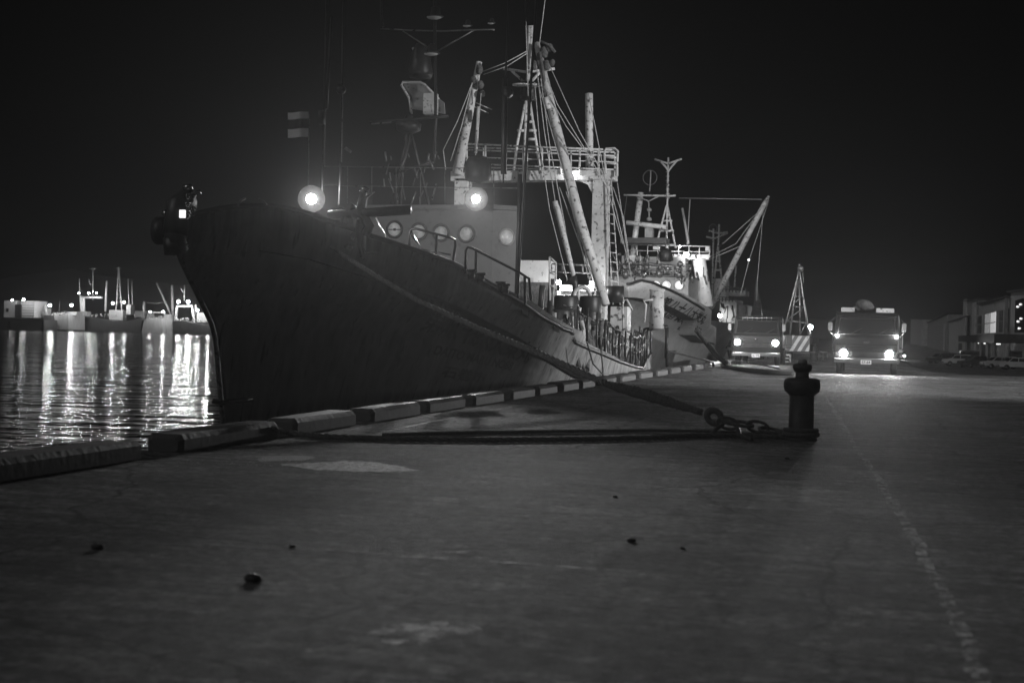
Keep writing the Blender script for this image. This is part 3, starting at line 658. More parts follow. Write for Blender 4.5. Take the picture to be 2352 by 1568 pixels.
for px, lit in ((1472, 0), (1507, 1), (1531, 1), (1560, 1)):
    c = at(px, 655, Y=Y2); part(whp, 'porthole', MB(True).ring((c.x, Y2 - .02, c.z), .24, .035, 'Y'), grey)
    part(whp, 'porthole_glass', MB(True).disc((c.x, Y2 - .02, c.z), .22, 'Y', th=.02), lampmat(.5) if lit else portg)
rl = rail(Y2, (1406, 606), (1490, 604), 28, 6, .02, (.5,)); rail(Y2, (1490, 604), (1578, 612), 24, 6, .02, (.5,), rl); part(whp, 'bridge_rail', rl, steel)
up = MB(); quadbox(1428, 588, 1470, 633, Y2 + 2, 2, up); quadbox(1485, 590, 1570, 632, Y2 + 2.5, 2, up); part(s2, 'upper_house', up, wall2)
g2 = MB(); quadbox(1544, 584, 1628, 596, 75, .6, g2); quadbox(1434, 590, 1450, 606, 75, .5, g2)
gan2 = part(s2, 'gantry', g2, cleanwhite); lg = MB(True); lg.tube([at(1606, 596, Y=75), at(1622, 705, Y=75)], [.34, .38], 16); lg.tube([at(1560, 596, Y=76), at(1578, 700, Y=76)], .1, 10); part(gan2, 'leg', lg, cleanwhite)
gr = rail(74.8, (1440, 562), (1630, 566), 26, 9, .03, (.5,)); part(gan2, 'gantry_rail', gr, white)
sd = MB(True).lathe(at(1529, 601, Y=70.5), [(.25, 0), (.34, .08), (.34, .42), (.25, .58), (.05, .64)], 16); part(s2, 'searchlight', sd, dark)
lamp(s2, at(1576, 585, Y=73.5), .13, 170, name='bridge_lamp'); lamp(s2, at(1562, 566, Y=74.5), .05, 60, name='rail_lamp')
tm = MB(True); tubes(tm, [[(1535, 362), (1533, 450), (1531, 570)], [(1531, 472), (1508, 560)], [(1533, 472), (1552, 570)], [(1520, 507), (1544, 507)], [(1514, 530), (1548, 530)], [(1531, 562), (1552, 563)], [(1504, 366), (1535, 376), (1566, 365)], [(1516, 370), (1530, 385), (1535, 395), (1541, 385), (1556, 368)], [(1433, 448), (1490, 449), (1540, 450), (1552, 449)]], 73, .055)
for i in range(7): tubes(tm, [[(1529, 395 + i * 10), (1538, 395 + i * 10)]], 73, .02)
part(s2, 'tripod_mast', tm, white)
lo = MB(True).ring(at(1493, 408, Y=73), .36, .012, 'Y', sq=1.05); tubes(lo, [[(1495, 392), (1493, 430)], [(1493, 425), (1492, 440)], [(1460, 450), (1490, 462), (1515, 450)], [(1490, 462), (1491, 500)]], 73, .04); lo.ball(at(1491, 482, Y=73), .14, (1, 1, .8), 10); lo.ball(at(1491, 503, Y=73), .14, (1, 1, .8), 10); part(s2, 'loop_aerial', lo, grey)
ra = MB(True); tubes(ra, [[(1439, 511), (1531, 522)]], 71.5, .13); part(s2, 'radar_scanner', ra, white)
rb = MB(); quadbox(1481, 518, 1499, 545, 71.6, .5, rb); part(s2, 'radar_pedestal', rb, grey)
rp3 = MB(); quadbox(1434, 546, 1530, 558, 71.4, 1.2, rp3); part(s2, 'radar_platform', rp3, dark)
bm = MB(True); bm.tube([at(1472, 442, Y=75), at(1458, 548, Y=75), at(1452, 608, Y=75)], .16, 10); parts(s2, 'derrick_boom', bm, white)
bm = MB(True); bm.tube([at(1567, 478, Y=75), at(1582, 560, Y=75)], .07, 8); tubes(bm, [[(1585, 458), (1578, 565)]], 75, .03); part(s2, 'signal_post', bm, grey)
bm = MB(True); bm.tube([at(1766, 450, Y=78), at(1755, 470, Y=78), at(1632, 706, Y=80)], [.06, .14, .17], 10); parts(s2, 'derrick_boom', bm, white, 'long boom slanting up over the quay')
cl = MB(True); random.seed(21)
for i in range(60):
    x = random.uniform(1400, 1625); y = random.uniform(575, 640); L = random.uniform(6, 26); a = random.uniform(-.5, .5)
    tubes(cl, [[(x, y), (x + a * L, y + L)]], random.uniform(70, 74), random.uniform(.02, .07))
for i in range(16): cl.ball(at(random.uniform(1405, 1600), random.uniform(600, 636), Y=70.6), random.uniform(.08, .2), (1, 1, 1.2), 8, .1)
parts(s2, 'deck_fitting', cl, steel)
wb_ = MB()
for (x0, y0, x1, y1) in ((1438, 587, 1460, 602), (1500, 566, 1514, 573), (1620, 566, 1628, 576), (1512, 620, 1525, 630), (1548, 622, 1556, 630)): quadbox(x0, y0, x1, y1, 72.5, .3, wb_)
parts(s2, 'white_locker', wb_, cleanwhite)
wr_ = MB(True); tubes(wr_, [[(1755, 470), (1690, 560), (1630, 590)], [(1750, 480), (1660, 560)], [(1712, 560), (1620, 600)], [(1560, 455), (1750, 458)], [(1754, 475), (1740, 640), (1738, 690)], [(1766, 460), (1720, 600), (1700, 680)], [(1440, 450), (1425, 560)], [(1475, 450), (1445, 600)]], 76, .013, 5); parts(s2, 'rigging_wire', wr_, paler)
pl = MB(); quadbox(1440, 664, 1500, 681, 58.5 + 11, .4, pl); part(s2, 'bow_breakwater', pl, cleanwhite)
0 and part(s2, 'anchor', MB(True).tube([surf(H2, 1612, 756, .1), surf(H2, 1636, 770, .1)], [.12, .2], 8), dark)

# ------------------------------------------------------------------ SHIP 3 and 4 beyond
s3 = thing('trawler', (XC, 118, WZ), 'third trawler beyond the pale one, brightly lit white deck house beside the truck', 'fishing boat', 'fishing boats moored along the quay')
H3 = Hull(XC - 2, 100, 9, 3.6, [(100, 2.3), (104, 2.1), (112, 1.4), (118, .9), (140, .7)], [(-1.9, 104), (1, 103), (3, 100.5), (6, 100)], 140, 2.2, -.1)
hb = part(s3, 'hull', H3.mesh(40, 8), hull_light)
Y3 = 108.
b3 = MB(); quadbox(1652, 688, 1690, 835, Y3, 5, b3); quadbox(1690, 700, 1712, 835, Y3 + 2, 5, b3); quadbox(1668, 667, 1712, 678, Y3 + 1, 3, b3); quadbox(1640, 640, 1668, 690, Y3 + 3, 2, b3); part(s3, 'deck_house', b3, cleanwhite)
r3 = rail(Y3, (1660, 658), (1713, 660), 12, 8, .04); rail(Y3 - .3, (1652, 682), (1690, 684), 10, 6, .04, (.5,), r3); part(s3, 'guard_rail', r3, steel)
m3 = MB(True); tubes(m3, [[(1639, 525), (1637, 640), (1635, 700)], [(1652, 515), (1650, 570), (1660, 660)], [(1650, 560), (1640, 650)], [(1622, 544), (1640, 548), (1672, 535)], [(1628, 530), (1650, 536), (1672, 533)], [(1643, 600), (1656, 600)], [(1641, 620), (1658, 620)], [(1645, 580), (1653, 580)], [(1691, 610), (1687, 660)]], Y3, .08); part(s3, 'mast', m3, white)
part(s3, 'loop_aerial', MB(True).ring(at(1638, 524, Y=Y3), .3, .02, 'Y'), grey)
lamp(s3, at(1654, 725, Y=Y3 - 1), .16, 50, name='deck_lamp'); lamp(s3, at(1720, 597, Y=Y3 + 5), .06, 30, name='mast_lamp')
lamp(s3, at(1627, 787, Y=Y3 - 8), .12, 110, name='side_lamp')
w3 = MB(True); random.seed(4)
for i in range(26):
    x = random.uniform(1655, 1712); y = random.uniform(690, 815); L = random.uniform(6, 30); tubes(w3, [[(x, y), (x + random.uniform(-6, 6), y + L)]], Y3 - .6, random.uniform(.03, .1))
parts(s3, 'deck_fitting', w3, dark)
b4 = MB(True); b4.tube([at(1738, 728, Y=112), at(1740, 700, Y=112), at(1737, 640, Y=112)], [.5, .3, .03], 8); part(s3, 'tarpaulin', b4, grey)

# ------------------------------------------------------------------ mooring lines
def twisted(mb, pts, r, turns_per_m=9, strands=3):
    """a laid rope: strands winding about the path"""
    P = [Vector(p) for p in pts]; res = []; L = 0; cum = [0]
    for a, b in zip(P, P[1:]): L += (b - a).length; cum.append(L)
    N = int(L * turns_per_m * 3) + 2
    def pos(s_):
        for i in range(len(cum) - 1):
            if s_ <= cum[i + 1] or i == len(cum) - 2: return P[i].lerp(P[i + 1], (s_ - cum[i]) / (cum[i + 1] - cum[i]))
    for k in range(strands):
        out = []; rad = []
        for i in range(N + 1):
            s_ = L * i / N; p = pos(s_); d = (pos(min(L, s_ + .02)) - pos(max(0, s_ - .02))).normalized(); a = d.cross(zz).normalized(); b = d.cross(a)
            rr = r(s_ / L) if callable(r) else r; th = 2 * pi * (s_ * turns_per_m / 3 + k / strands)
            out.append(p + a * (rr * .5 * cos(th)) + b * (rr * .5 * sin(th))); rad.append(rr * .6)
        mb.tube(out, rad, 6)
    return mb
haw = surf(H1, 760, 568)
k1 = at(1395, 882, Y=18.9); eye = at(1625, 950, Y=17.3)
main = [haw, at(860, 632, Y=21.6), at(960, 690, Y=21.2), at(1100, 755, Y=20.5), at(1240, 812, Y=19.7), k1]
mr = thing('mooring_rope', k1, 'thick laid mooring rope running from the trawler bow down to an eye near the bollard', 'mooring rope')
part(mr, 'rope', twisted(MB(True), main, lambda t: .036 + .012 * t, 9), mat('rope_painted_lit', .22, .9, var=.5, scale=20))  # paler copy of the rope colour, painted as if lit against the hull
part(mr, 'chafing_wrap', twisted(MB(True), [k1 + Vector((-.15, .1, .04)), k1, at(1480, 905, Y=18.3), at(1560, 930, Y=17.8), at(1610, 946, Y=17.4)], lambda t: (.042 + .03 * sin(pi * min(1, t * 1.1)) * (1 + .2 * sin(40 * t))), 14), ropem)
part(mr, 'rope_eye', MB(True).ring(at(1640, 957, Y=17.25), .085, .042, (Vector((1, 0, -.15)).normalized(), zz), sq=.9), ropem)
sh_ = thing('shackle_chain', at(1700, 985, Z=0), 'rusty shackle and heavy chain links lying between rope eye and bollard', 'chain')
links = [(1672, 972, .055), (1705, 973, .07), (1740, 980, .06), (1768, 988, .06)]
for i, (x, y_, r_) in enumerate(links):
    p = at(x, y_, Y=17.1); ax = (Vector((1, -.1, -.12)).normalized(), (zz if i % 2 == 0 else Vector((0, 1, .35)).normalized())); part(sh_, 'link', MB(True).ring(p, .13, .02, ax, sq=.5), iron)
part(sh_, 'shackle', MB(True).tube([at(1665, 962, Y=17.2), at(1660, 975, Y=17.1), at(1645, 985, Y=17.0), at(1630, 1003, Y=16.9)], .025, 8).tube([at(1655, 965, Y=17.1), at(1690, 975, Y=17.1), at(1700, 1000, Y=16.9), at(1725, 1008, Z=.03)], .028, 8), iron)
part(sh_, 'pin', MB(True).ball(at(1631, 1001, Y=16.88), .022, n=8), shiny)
wrp = MB(True)
for k in range(4): wrp.tube([at(1780 + 4 * k, 986 + 5 * k, Y=17.0), at(1815, 996 + 3 * k, Y=16.95), (-.98 + .0 * k, 16.75, .05 + .03 * k)], .022, 6)
wrp.ring((-.96, 16.9, .07), .19, .03, 'Z'); wrp.ring((-.96, 16.9, .12), .18, .03, 'Z')
part(sh_, 'lashing', wrp, ropem)
# two lines lying on the pavement
def ground_line(pts, r, lab, m=ropem, z=None):
    P = [at(x, y_, Z=r if z is None else z) for x, y_ in pts]
    Q = [];
    for a, b in zip(P, P[1:]): Q += [a.lerp(b, i / 5) + Vector((0, random.uniform(-.02, .02), 0)) for i in range(5)]
    Q.append(P[-1]); return Q
A1 = [at(520, 974, X=-9.5), at(560, 974, X=-6.75), at(600, 976, X=-6.45), at(630, 986, X=-6.28)] + ground_line([(660, 994), (760, 1003), (900, 1008), (1100, 1010), (1300, 1009), (1500, 1005), (1600, 1000), (1700, 1000), (1810, 1003)], .03, '')
mo = thing('mooring_rope', A1[5], 'dark rope lying along the pavement from the kerb to the bollard, nearer of two', 'mooring rope', 'ropes lying on the pavement'); part(mo, 'rope', twisted(MB(True), A1, .03, 10), ropem)
A2 = ground_line([(880, 998), (1100, 993), (1300, 990), (1500, 988), (1640, 990), (1720, 996), (1812, 1000)], .022, '')
mo = thing('mooring_rope', A2[2], 'thinner dark rope on the pavement just behind the nearer one', 'mooring rope', 'ropes lying on the pavement'); part(mo, 'rope', MB(True).tube(A2, .022, 6), ropem)
A3 = [at(1534, 806, Y=47), at(1600, 822, Y=52), at(1662, 836, Y=57)]
solo('mooring_rope', MB(True).tube(A3, .03, 6), ropem, 'taut dark line from the stern post of the nearest trawler to the quay', 'mooring rope', loc=A3[1])
A4 = [at(1600, 758, X=-7.0), at(1625, 790, X=-6.8), at(1645, 815, X=-6.3), at(1668, 834, X=-5.8)]
solo('mooring_rope', twisted(MB(True), A4, .1, 5), ropem, 'thick dark bundle of line dropping from the pale trawler bow to the quay', 'mooring rope', loc=A4[1])
A5 = [at(x, y_, Z=.05) for x, y_ in ((1660, 839), (1700, 848), (1760, 856), (1820, 859))]
solo('mooring_rope', MB(True).tube(A5, [.08, .09, .11, .08], 8), ropem, 'dark rope lying on the far pavement between the kerb and the bollard top', 'mooring rope', loc=A5[1])
A6 = [at(1664, 826, Y=58), at(1700, 829, Y=58), at(1790, 846, Z=.04)]
solo('mooring_rope', MB(True).tube(A6, .025, 6), ropem, 'thin line crossing in front of the far truck wheels', 'mooring rope', loc=A6[1])

# ------------------------------------------------------------------ bollard
bo = thing('bollard', (-.96, 16.9, 0), 'black iron mooring bollard with a fat collar and small cap, alone on the pavement', 'bollard')
O = Vector((-.96, 16.9, 0))
part(bo, 'column', MB(True).lathe(O, [(.19, -.02), (.19, .03), (.155, .06), (.145, .12), (.142, .55)], 32), iron)
part(bo, 'collar', MB(True).lathe(O, [(.142, .52), (.17, .545), (.2, .57), (.212, .62), (.212, .67), (.2, .705), (.165, .72), (.09, .725)], 32), iron)
part(bo, 'neck', MB(True).lathe(O, [(.085, .72), (.078, .74), (.076, .80)], 24), iron)
part(bo, 'cap', MB(True).lathe(O, [(.076, .79), (.1, .81), (.112, .835), (.112, .87), (.095, .885), (.05, .89)], 24), iron)
part(bo, 'knob', MB(True).lathe(O, [(.05, .885), (.058, .905), (.052, .935), (.02, .95)], 20), grey)

# ------------------------------------------------------------------ trucks
def truck(Y, cx, W_, gz_, label, hl, rack, seedn, ptxt, side_lamps=True, lampz=.62, hs=.0, group='trucks parked on the quay'):
    root = thing('truck', (cx, Y, gz_), label, 'truck', group); hw = W_ / 2
    def bx(n_, a, b, c_, d, e_, f_, m_, pr=root, bb=.03): return part(pr, n_, MB().bbox(cx + a, cx + b, Y + c_, Y + d, gz_ + e_, gz_ + f_, bb), m_)
    cab = MB(); prof = [(0.06, .55), (.0, .75), (.0, 1.22), (.1, 1.30), (.38, 1.95), (.5, 2.05), (1.5, 2.08), (1.55, .55)]
    rings = []
    for x, k in ((-hw, .94), (-hw + .06, 1), (hw - .06, 1), (hw, .94)): rings.append([(cx + x * (1 - .06 * max(0, (z - 1.25))), Y + y_ + (1 - k) * .3, gz_ + z) for y_, z in prof])
    cab.loft(rings, True); cb = part(root, 'cab', cab, truckp)
    ws = MB()
    def wp(x, t, off=.012): yy = .1 + (.38 - .1) * t; z_ = 1.30 + .65 * t; return (cx + x * (1 - .06 * (z_ - 1.25)), Y + yy - off, gz_ + z_)
    ws.prism([wp(-hw + .12, .06), wp(hw - .12, .06), wp(hw - .14, .9), wp(-hw + .14, .9)], (0, -.006, 0)); w0 = part(cb, 'windshield', ws, glass)
    wf = MB(True).tube([wp(-hw + .12, .06, .025), wp(hw - .12, .06, .025), wp(hw - .14, .9, .025), wp(-hw + .14, .9, .025), wp(-hw + .12, .06, .025)], .018, 6); part(cb, 'window_frame', wf, dark)
    bx('bumper', -hw - .02, hw + .02, -.12, .1, .38, .54, mat('bumper_paint', .10, .4)); bx('grille', -hw + .35, hw - .35, -.02, .05, .74, .92, dark)
    for k in range(4): part(root, 'grille_bar', MB().box(cx - hw + .36, cx + hw - .36, Y - .032, Y - .022, gz_ + .755 + .045 * k, gz_ + .77 + .045 * k), chrome)
    part(root, 'emblem', MB(True).ball((cx, Y - .01, gz_ + 1.08), .07, (1.6, .3, .4), 10), chrome)
    part(root, 'trim', MB().box(cx - hw + .08, cx + hw - .08, Y - .012, Y - .004, gz_ + .99, gz_ + 1.01), chrome)
    pl_ = bx('licence_plate', -.17, .17, -.15, -.13, .34, .48, cleanwhite, bb=.004)
    tv, tf = text_mb(ptxt, .12); w_ = max(v.x for v in tv); part(pl_, 'plate_number', MB().add([(cx - .14 + v.x * .28 / w_, Y - .156, gz_ + .37 + v.z) for v in tv], tf), letter)
    for sx in (-1, 1):
        x0 = cx + sx * hl[0]; part(root, 'headlight_ring', MB(True).ring((x0, Y - .03 + hs, gz_ + hl[1]), .11, .02, 'Y'), chrome)
        part(root, 'headlight', MB(True).disc((x0, Y - .04 + hs, gz_ + hl[1]), .115, 'Y', th=.03), lampmat(hl[2]))
        if side_lamps: part(root, 'side_lamp', MB(True).disc((cx + sx * (hw - .1), Y - .03, gz_ + side_lamps), .05, 'Y', th=.04), lampmat(200))
        ar = MB(True).tube([(cx + sx * hw, Y + .1, gz_ + 1.25), (cx + sx * (hw + .14), Y + .02, gz_ + 1.4), (cx + sx * (hw + .14), Y + .02, gz_ + 1.75), (cx + sx * (hw - .02), Y + .3, gz_ + 1.9)], .014, 6); mi = part(root, 'mirror', ar, steel)
        part(mi, 'mirror_glass', MB().bbox(cx + sx * (hw + .14) - .07, cx + sx * (hw + .14) + .07, Y, Y + .03, gz_ + 1.45, gz_ + 1.72, .01), grey)
        for wy in (.85, 3.9):
            wx = cx + sx * (hw - .16); wh_ = part(root, 'wheel', MB(True).lathe((0, 0, 0), [(.2, -.1), (.38, -.1), (.4, -.07), (.4, .07), (.38, .1), (.2, .1)], 24), tyre)
            for v in wh_.data.vertices:
                c_ = v.co + wloc(root); v.co = Vector((c_.z + wx, c_.x + Y + wy, c_.y + gz_ + .4)) - wloc(root)
            part(wh_, 'rim', MB(True).tube([(wx - .08, Y + wy, gz_ + .4), (wx + .08, Y + wy, gz_ + .4)], .2, 16), grey)
        part(root, 'wiper', MB(True).tube([wp(sx * .45 - .1, .05, .05), wp(sx * .45 + .28, .35, .05)], .008, 5), dark)
    bx('chassis', -.4, .4, .3, 5.2, .45, .62, dark); bx('load_bed', -hw - .12, hw + .12, 1.75, 5.6, .72, .85, grey)
    for sx in (-1, 1): bx('bed_side', sx * (hw + .1) - .03, sx * (hw + .1) + .03, 1.76, 5.58, .86, 1.3, grey)
    bx('bed_headboard', -hw, hw, 1.68, 1.74, .86, 2.0, grey)
    bx('sun_visor', -hw + .1, hw - .1, .18, .4, 1.93, 1.97, truckp)
    return root
t1 = truck(48.9, at(1990, 800, Y=48.9).x, 2.12, 0, 'larger truck facing the camera with glaring headlights and a bundle on its cab roof', (.74, .70, 900), 0, 1, '57-64', 1.28)
cx1 = at(1990, 800, Y=48.9).x
rt = part(t1, 'roof_board', quadbox(1932, 706, 1963, 716, 49.5, .06), white); part(t1, 'roof_board', quadbox(2013, 708, 2054, 718, 49.5, .06), white)
random.seed(12); bd = MB(True).ball(at(1983, 700, Y=49.9), .3, (1.0, .9, .62), 14, .09); bd.ball(at(1995, 704, Y=49.9), .2, (1, .9, .6), 12, .1); bd.ball(at(1970, 706, Y=49.9), .18, (1, .9, .6), 12, .1)
solo('cargo_bundle', bd, netm, 'lumpy covered bundle lying on the cab roof of the larger truck', 'bundle', loc=at(1983, 700, Y=49.9))
t2 = truck(59.8, at(1737, 800, Y=59.8).x, 1.95, -.02, 'smaller truck with roof rack and round headlights beside the trawlers', (.78, .95, 600), 1, 2, '5170', 0)
rk = MB(True)
for k in range(3): rk.tube([at(1706, 730 + 5 * k, Y=60.2 + .3 * k), at(1772, 732 + 5 * k, Y=60.2 + .3 * k)], .025, 6)
for k in range(7): rk.tube([at(1706 + 11 * k, 729, Y=60.1), at(1706 + 11 * k, 742, Y=60.3)], .02, 6)
part(t2, 'roof_rack', rk, white)
lo_ = MB()
for (x0, x1) in ((1708, 1727), (1731, 1746), (1750, 1770)): quadbox(x0, 727, x1, 732, 60.3, .8, lo_)
part(t2, 'roof_load', lo_, cleanwhite)
# beams of the lit headlights
for sx in (-1, 1):
    beam((cx1 + .74 * sx, 48.78, .70), (cx1 + .74 * sx * .3 + .6, 0, .9), 300, 46, par=t1)
    beam((cx1 + .74 * sx, 48.77, .70), (0, 0, 1.5), 2600, 14, par=t1, blend=1)
cx2 = at(1737, 800, Y=59.8).x
for sx in (-1, 1): beam((cx2 + .78 * sx, 59.68, .93), (cx2 + .78 * sx + 3, 0, .9), 500, 40, par=t2)

# ------------------------------------------------------------------ mobile crane with lattice boom and striped rear
YC = 70.; cr_ = thing('mobile_crane', (at(1825, 835, Y=YC).x, YC, 0), 'mobile crane with an upright lattice boom and diagonal striped board, between the two trucks', 'crane')
la = MB(True); tubes(la, [[(1797, 768), (1812, 715), (1831, 640), (1837, 612)], [(1858, 772), (1849, 715), (1839, 640), (1836, 612)], [(1814, 768), (1823, 700), (1833, 640)], [(1838, 768), (1837, 700), (1836, 640)]], YC, .05)
tubes(la, [[(1822, 680), (1842, 681)], [(1816, 703), (1847, 705)], [(1806, 737), (1852, 741)], [(1829, 658), (1840, 658)], [(1806, 737), (1847, 705)], [(1816, 703), (1842, 681)], [(1852, 741), (1838, 768)]], YC, .03)
part(cr_, 'lattice_boom', la, steel)
hd = MB(True).disc(at(1839, 617, Y=YC), .15, 'Y', th=.12).ball(at(1836, 609, Y=YC), .07, n=8); part(cr_, 'sheave', hd, steel)
parts(cr_, 'rigging_wire', tubes(MB(True), [[(1844, 625), (1846, 650)], [(1860, 767), (1840, 640)]], YC, .012), paler)
a = at(1796, 770, Y=YC - .5); b = at(1859, 807, Y=YC - .5); bd = MB().box(a.x, b.x, YC - .5, YC + 2.2, b.z, a.z); body = part(cr_, 'crane_body', bd, roofm)
stp = MB(); wdt = b.x - a.x; hgt = a.z - b.z
for k in range(-1, 5):
    x = a.x + k * wdt / 3.6; L, R = x, x + wdt / 7.5; sl_ = wdt * .33; P = []
    poly = [(L, b.z), (R, b.z), (R + sl_, a.z), (L + sl_, a.z)]
    def clipx(poly, xv, keep):
        o = []
        for i in range(len(poly)):
            p, q_ = poly[i], poly[(i + 1) % len(poly)]; ip, iq = keep(p[0], xv), keep(q_[0], xv)
            if ip: o.append(p)
            if ip != iq: t = (xv - p[0]) / (q_[0] - p[0]); o.append((xv, p[1] + (q_[1] - p[1]) * t))
        return o
    poly = clipx(poly, a.x, lambda u, v: u >= v); poly = clipx(poly, b.x, lambda u, v: u <= v) if poly else poly
    if len(poly) >= 3: stp.prism([(x_, YC - .512, z_) for x_, z_ in poly], (0, .008, 0))
parts(body, 'warning_stripe', stp, mat('stripe_paint', .4, .6, var=.3, spots=.2, spotcol=.1))
chs = MB().box(a.x - .1, b.x + .25, YC - .3, YC + 4, .45, b.z - .01); part(cr_, 'chassis', chs, dark)
for wx in (a.x + .15, b.x): part(cr_, 'wheel', MB(True).tube([(wx, YC + .5, .42), (wx + .3, YC + .5, .42)], .42, 20), tyre)
st_ = MB(); c0 = at(1789, 838, Y=67); c1 = at(1816, 815, Y=67)
for k in range(4): zk = c0.z + (c1.z - c0.z) * k / 3; st_.box(c0.x, c1.x, 67, 67.5, zk - .03, zk + .03)
st_.box(c0.x, c0.x + .06, 67, 67.5, c0.z, c1.z); st_.box(c1.x - .06, c1.x, 67, 67.5, c0.z, c1.z)
solo('pallet_stack', st_, white, 'small pale stack of slatted pallets by the far truck wheel', 'pallets', loc=(c0.x, 67, 0))
gf = rail(75, (1862, 806), (1900, 808), 22, 5, .03, (.5,)); solo('guard_fence', gf, steel, 'low pipe fence between the crane and the larger truck', 'fence', loc=at(1862, 806, Y=75))
# far street lamp
q0 = at(1861, 751, Y=120); sl_ = thing('street_lamp', (q0.x, 120, gz(q0.x, 120)), 'distant lit street lamp just right of the crane boom', 'street lamp')
part(sl_, 'pole', MB(True).tube([(q0.x, 120, gz(q0.x, 120)), (q0.x, 120, q0.z + .1)], .07, 8), steel); part(sl_, 'lamp_head', MB(True).ball(q0, .2, n=10), lampmat(180))

# ------------------------------------------------------------------ cars on the far lot
def car(px, Y, label, paint, L=4.1, W_=1.6, yaw_=0., wagon=True, lit=False, face=-1):
    g0 = at(px, 840, Y=Y); X = g0.x; z0 = gz(X, Y); root = thing('parked_car', (X, Y, z0), label, 'car', 'cars parked on the far lot')
    R = Matrix.Rotation(yaw_, 4, 'Z')
    def put(n_, mb_, m_, pr=root):
        mb_.v = [R @ v + Vector((X, Y, z0)) for v in mb_.v]; return part(pr, n_, mb_, m_)
    hl = L / 2
    low = [(-hl, .35), (-hl - .04, .6), (-hl + .05, .78), (-hl + .9, .88), (hl - .1, .9), (hl, .7), (hl - .02, .35)]
    body = MB(); body.loft([[(x * (1 if k else .985), s_ * (W_ / 2 - (0 if k else 0)), z) for x, z in low] for s_, k in ((-1, 0), (-.94, 1), (.94, 1), (1, 0))], True); bo_ = put('body', body, paint)
    cab_ = [(-hl + .85, .87), (-hl + 1.45, 1.36), (hl - .45 if wagon else hl - 1.35, 1.38), (hl - .12 if wagon else hl - .7, .89)]
    cb_ = MB(); cb_.loft([[(x, y_, z) for x, z in cab_] for y_ in (-W_ / 2 + .1, W_ / 2 - .1)], True); cc = put('cabin', cb_, paint)
    gl = MB()
    for s_ in (-1, 1):
        y0_ = s_ * (W_ / 2 - .098)
        for xa, xb in ((-hl + 1.28, -hl + 1.95), (-hl + 2.03, -hl + 2.85), (-hl + 2.93, hl - .42)):
            if xb <= xa or not wagon and xb > hl - .9: continue
            gl.prism([(xa - .25 if xa < -hl + 1.3 else xa, y0_, .93), (xb, y0_, .93), (xb - (.12 if xb > hl - .5 else 0), y0_, 1.29), (xa + (.12 if xa < -hl + 1.3 else 0), y0_, 1.29)], (0, s_ * .012, 0))
    gl.prism([(-hl + .9, -W_ / 2 + .22, .92), (-hl + .9, W_ / 2 - .22, .92), (-hl + 1.38, W_ / 2 - .26, 1.31), (-hl + 1.38, -W_ / 2 + .26, 1.31)], (-.03, 0, .01))
    put('window', gl, glass, cc)
    for wx in (-hl + .75, hl - .8):
        for s_ in (-1, 1):
            w0 = put('wheel', MB(True).tube([(wx, s_ * (W_ / 2 - .18), .3), (wx, s_ * (W_ / 2 + .01), .3)], .3, 18), tyre)
            put('hubcap', MB(True).tube([(wx, s_ * (W_ / 2 + .005), .3), (wx, s_ * (W_ / 2 + .02), .3)], .15, 14), chrome, w0)
    for s_ in (-1, 1): put('headlight', MB(True).tube([(-hl - .03, s_ * (W_ / 2 - .28), .62), (-hl - .055, s_ * (W_ / 2 - .28), .62)], .09, 10), lampmat(1500) if lit else chrome)
    put('bumper', MB().box(-hl - .1, -hl + .05, -W_ / 2 + .03, W_ / 2 - .03, .38, .5), chrome)
    return root
car(2338, 165, 'white station wagon side on, rightmost parked car', carw, yaw_=.1)
car(2296, 170, 'white car half hidden behind the rightmost white wagon', carw, yaw_=.35)
car(2243, 172, 'pale saloon parked nose left between the white wagons', card, wagon=False, yaw_=.5)
car(2200, 182, 'small white hatchback parked in front of the dark box', carw, L=3.6, yaw_=.12)
car(2165, 195, 'dark car at the left end of the parked row', card, yaw_=.5)
oc = car(2068, 222, 'oncoming car with lit headlights seen right of the larger truck', card, yaw_=pi / 2, lit=True)
for i, (x0, y0, x1, y1, Y, lab) in enumerate(((2207, 805, 2250, 838, 188, 'dark box-bodied van behind the small white hatchback'), (2324, 806, 2348, 822, 178, 'dark van roof showing above the rightmost wagon'))):
    vn = MB(); quadbox(x0, y0, x1, y1, Y, 3.5, vn); o = thing('van', at(x0, y1, Y=Y), lab, 'van', 'vans on the far lot'); part(o, 'body', vn, card)
    part(o, 'window', quadbox(x0 + 4, y0 + 3, x1 - 4, y0 + (y1 - y0) * .4, Y - .02, .01), glass)
    wv = MB(True)
    for xx in (x0 + 8, x1 - 8): p = at(xx, y1, Y=Y); wv.tube([(p.x, Y - .1, gz(p.x, Y) + .3), (p.x, Y + .2, gz(p.x, Y) + .3)], .3, 14)
    part(o, 'wheel', wv, tyre)

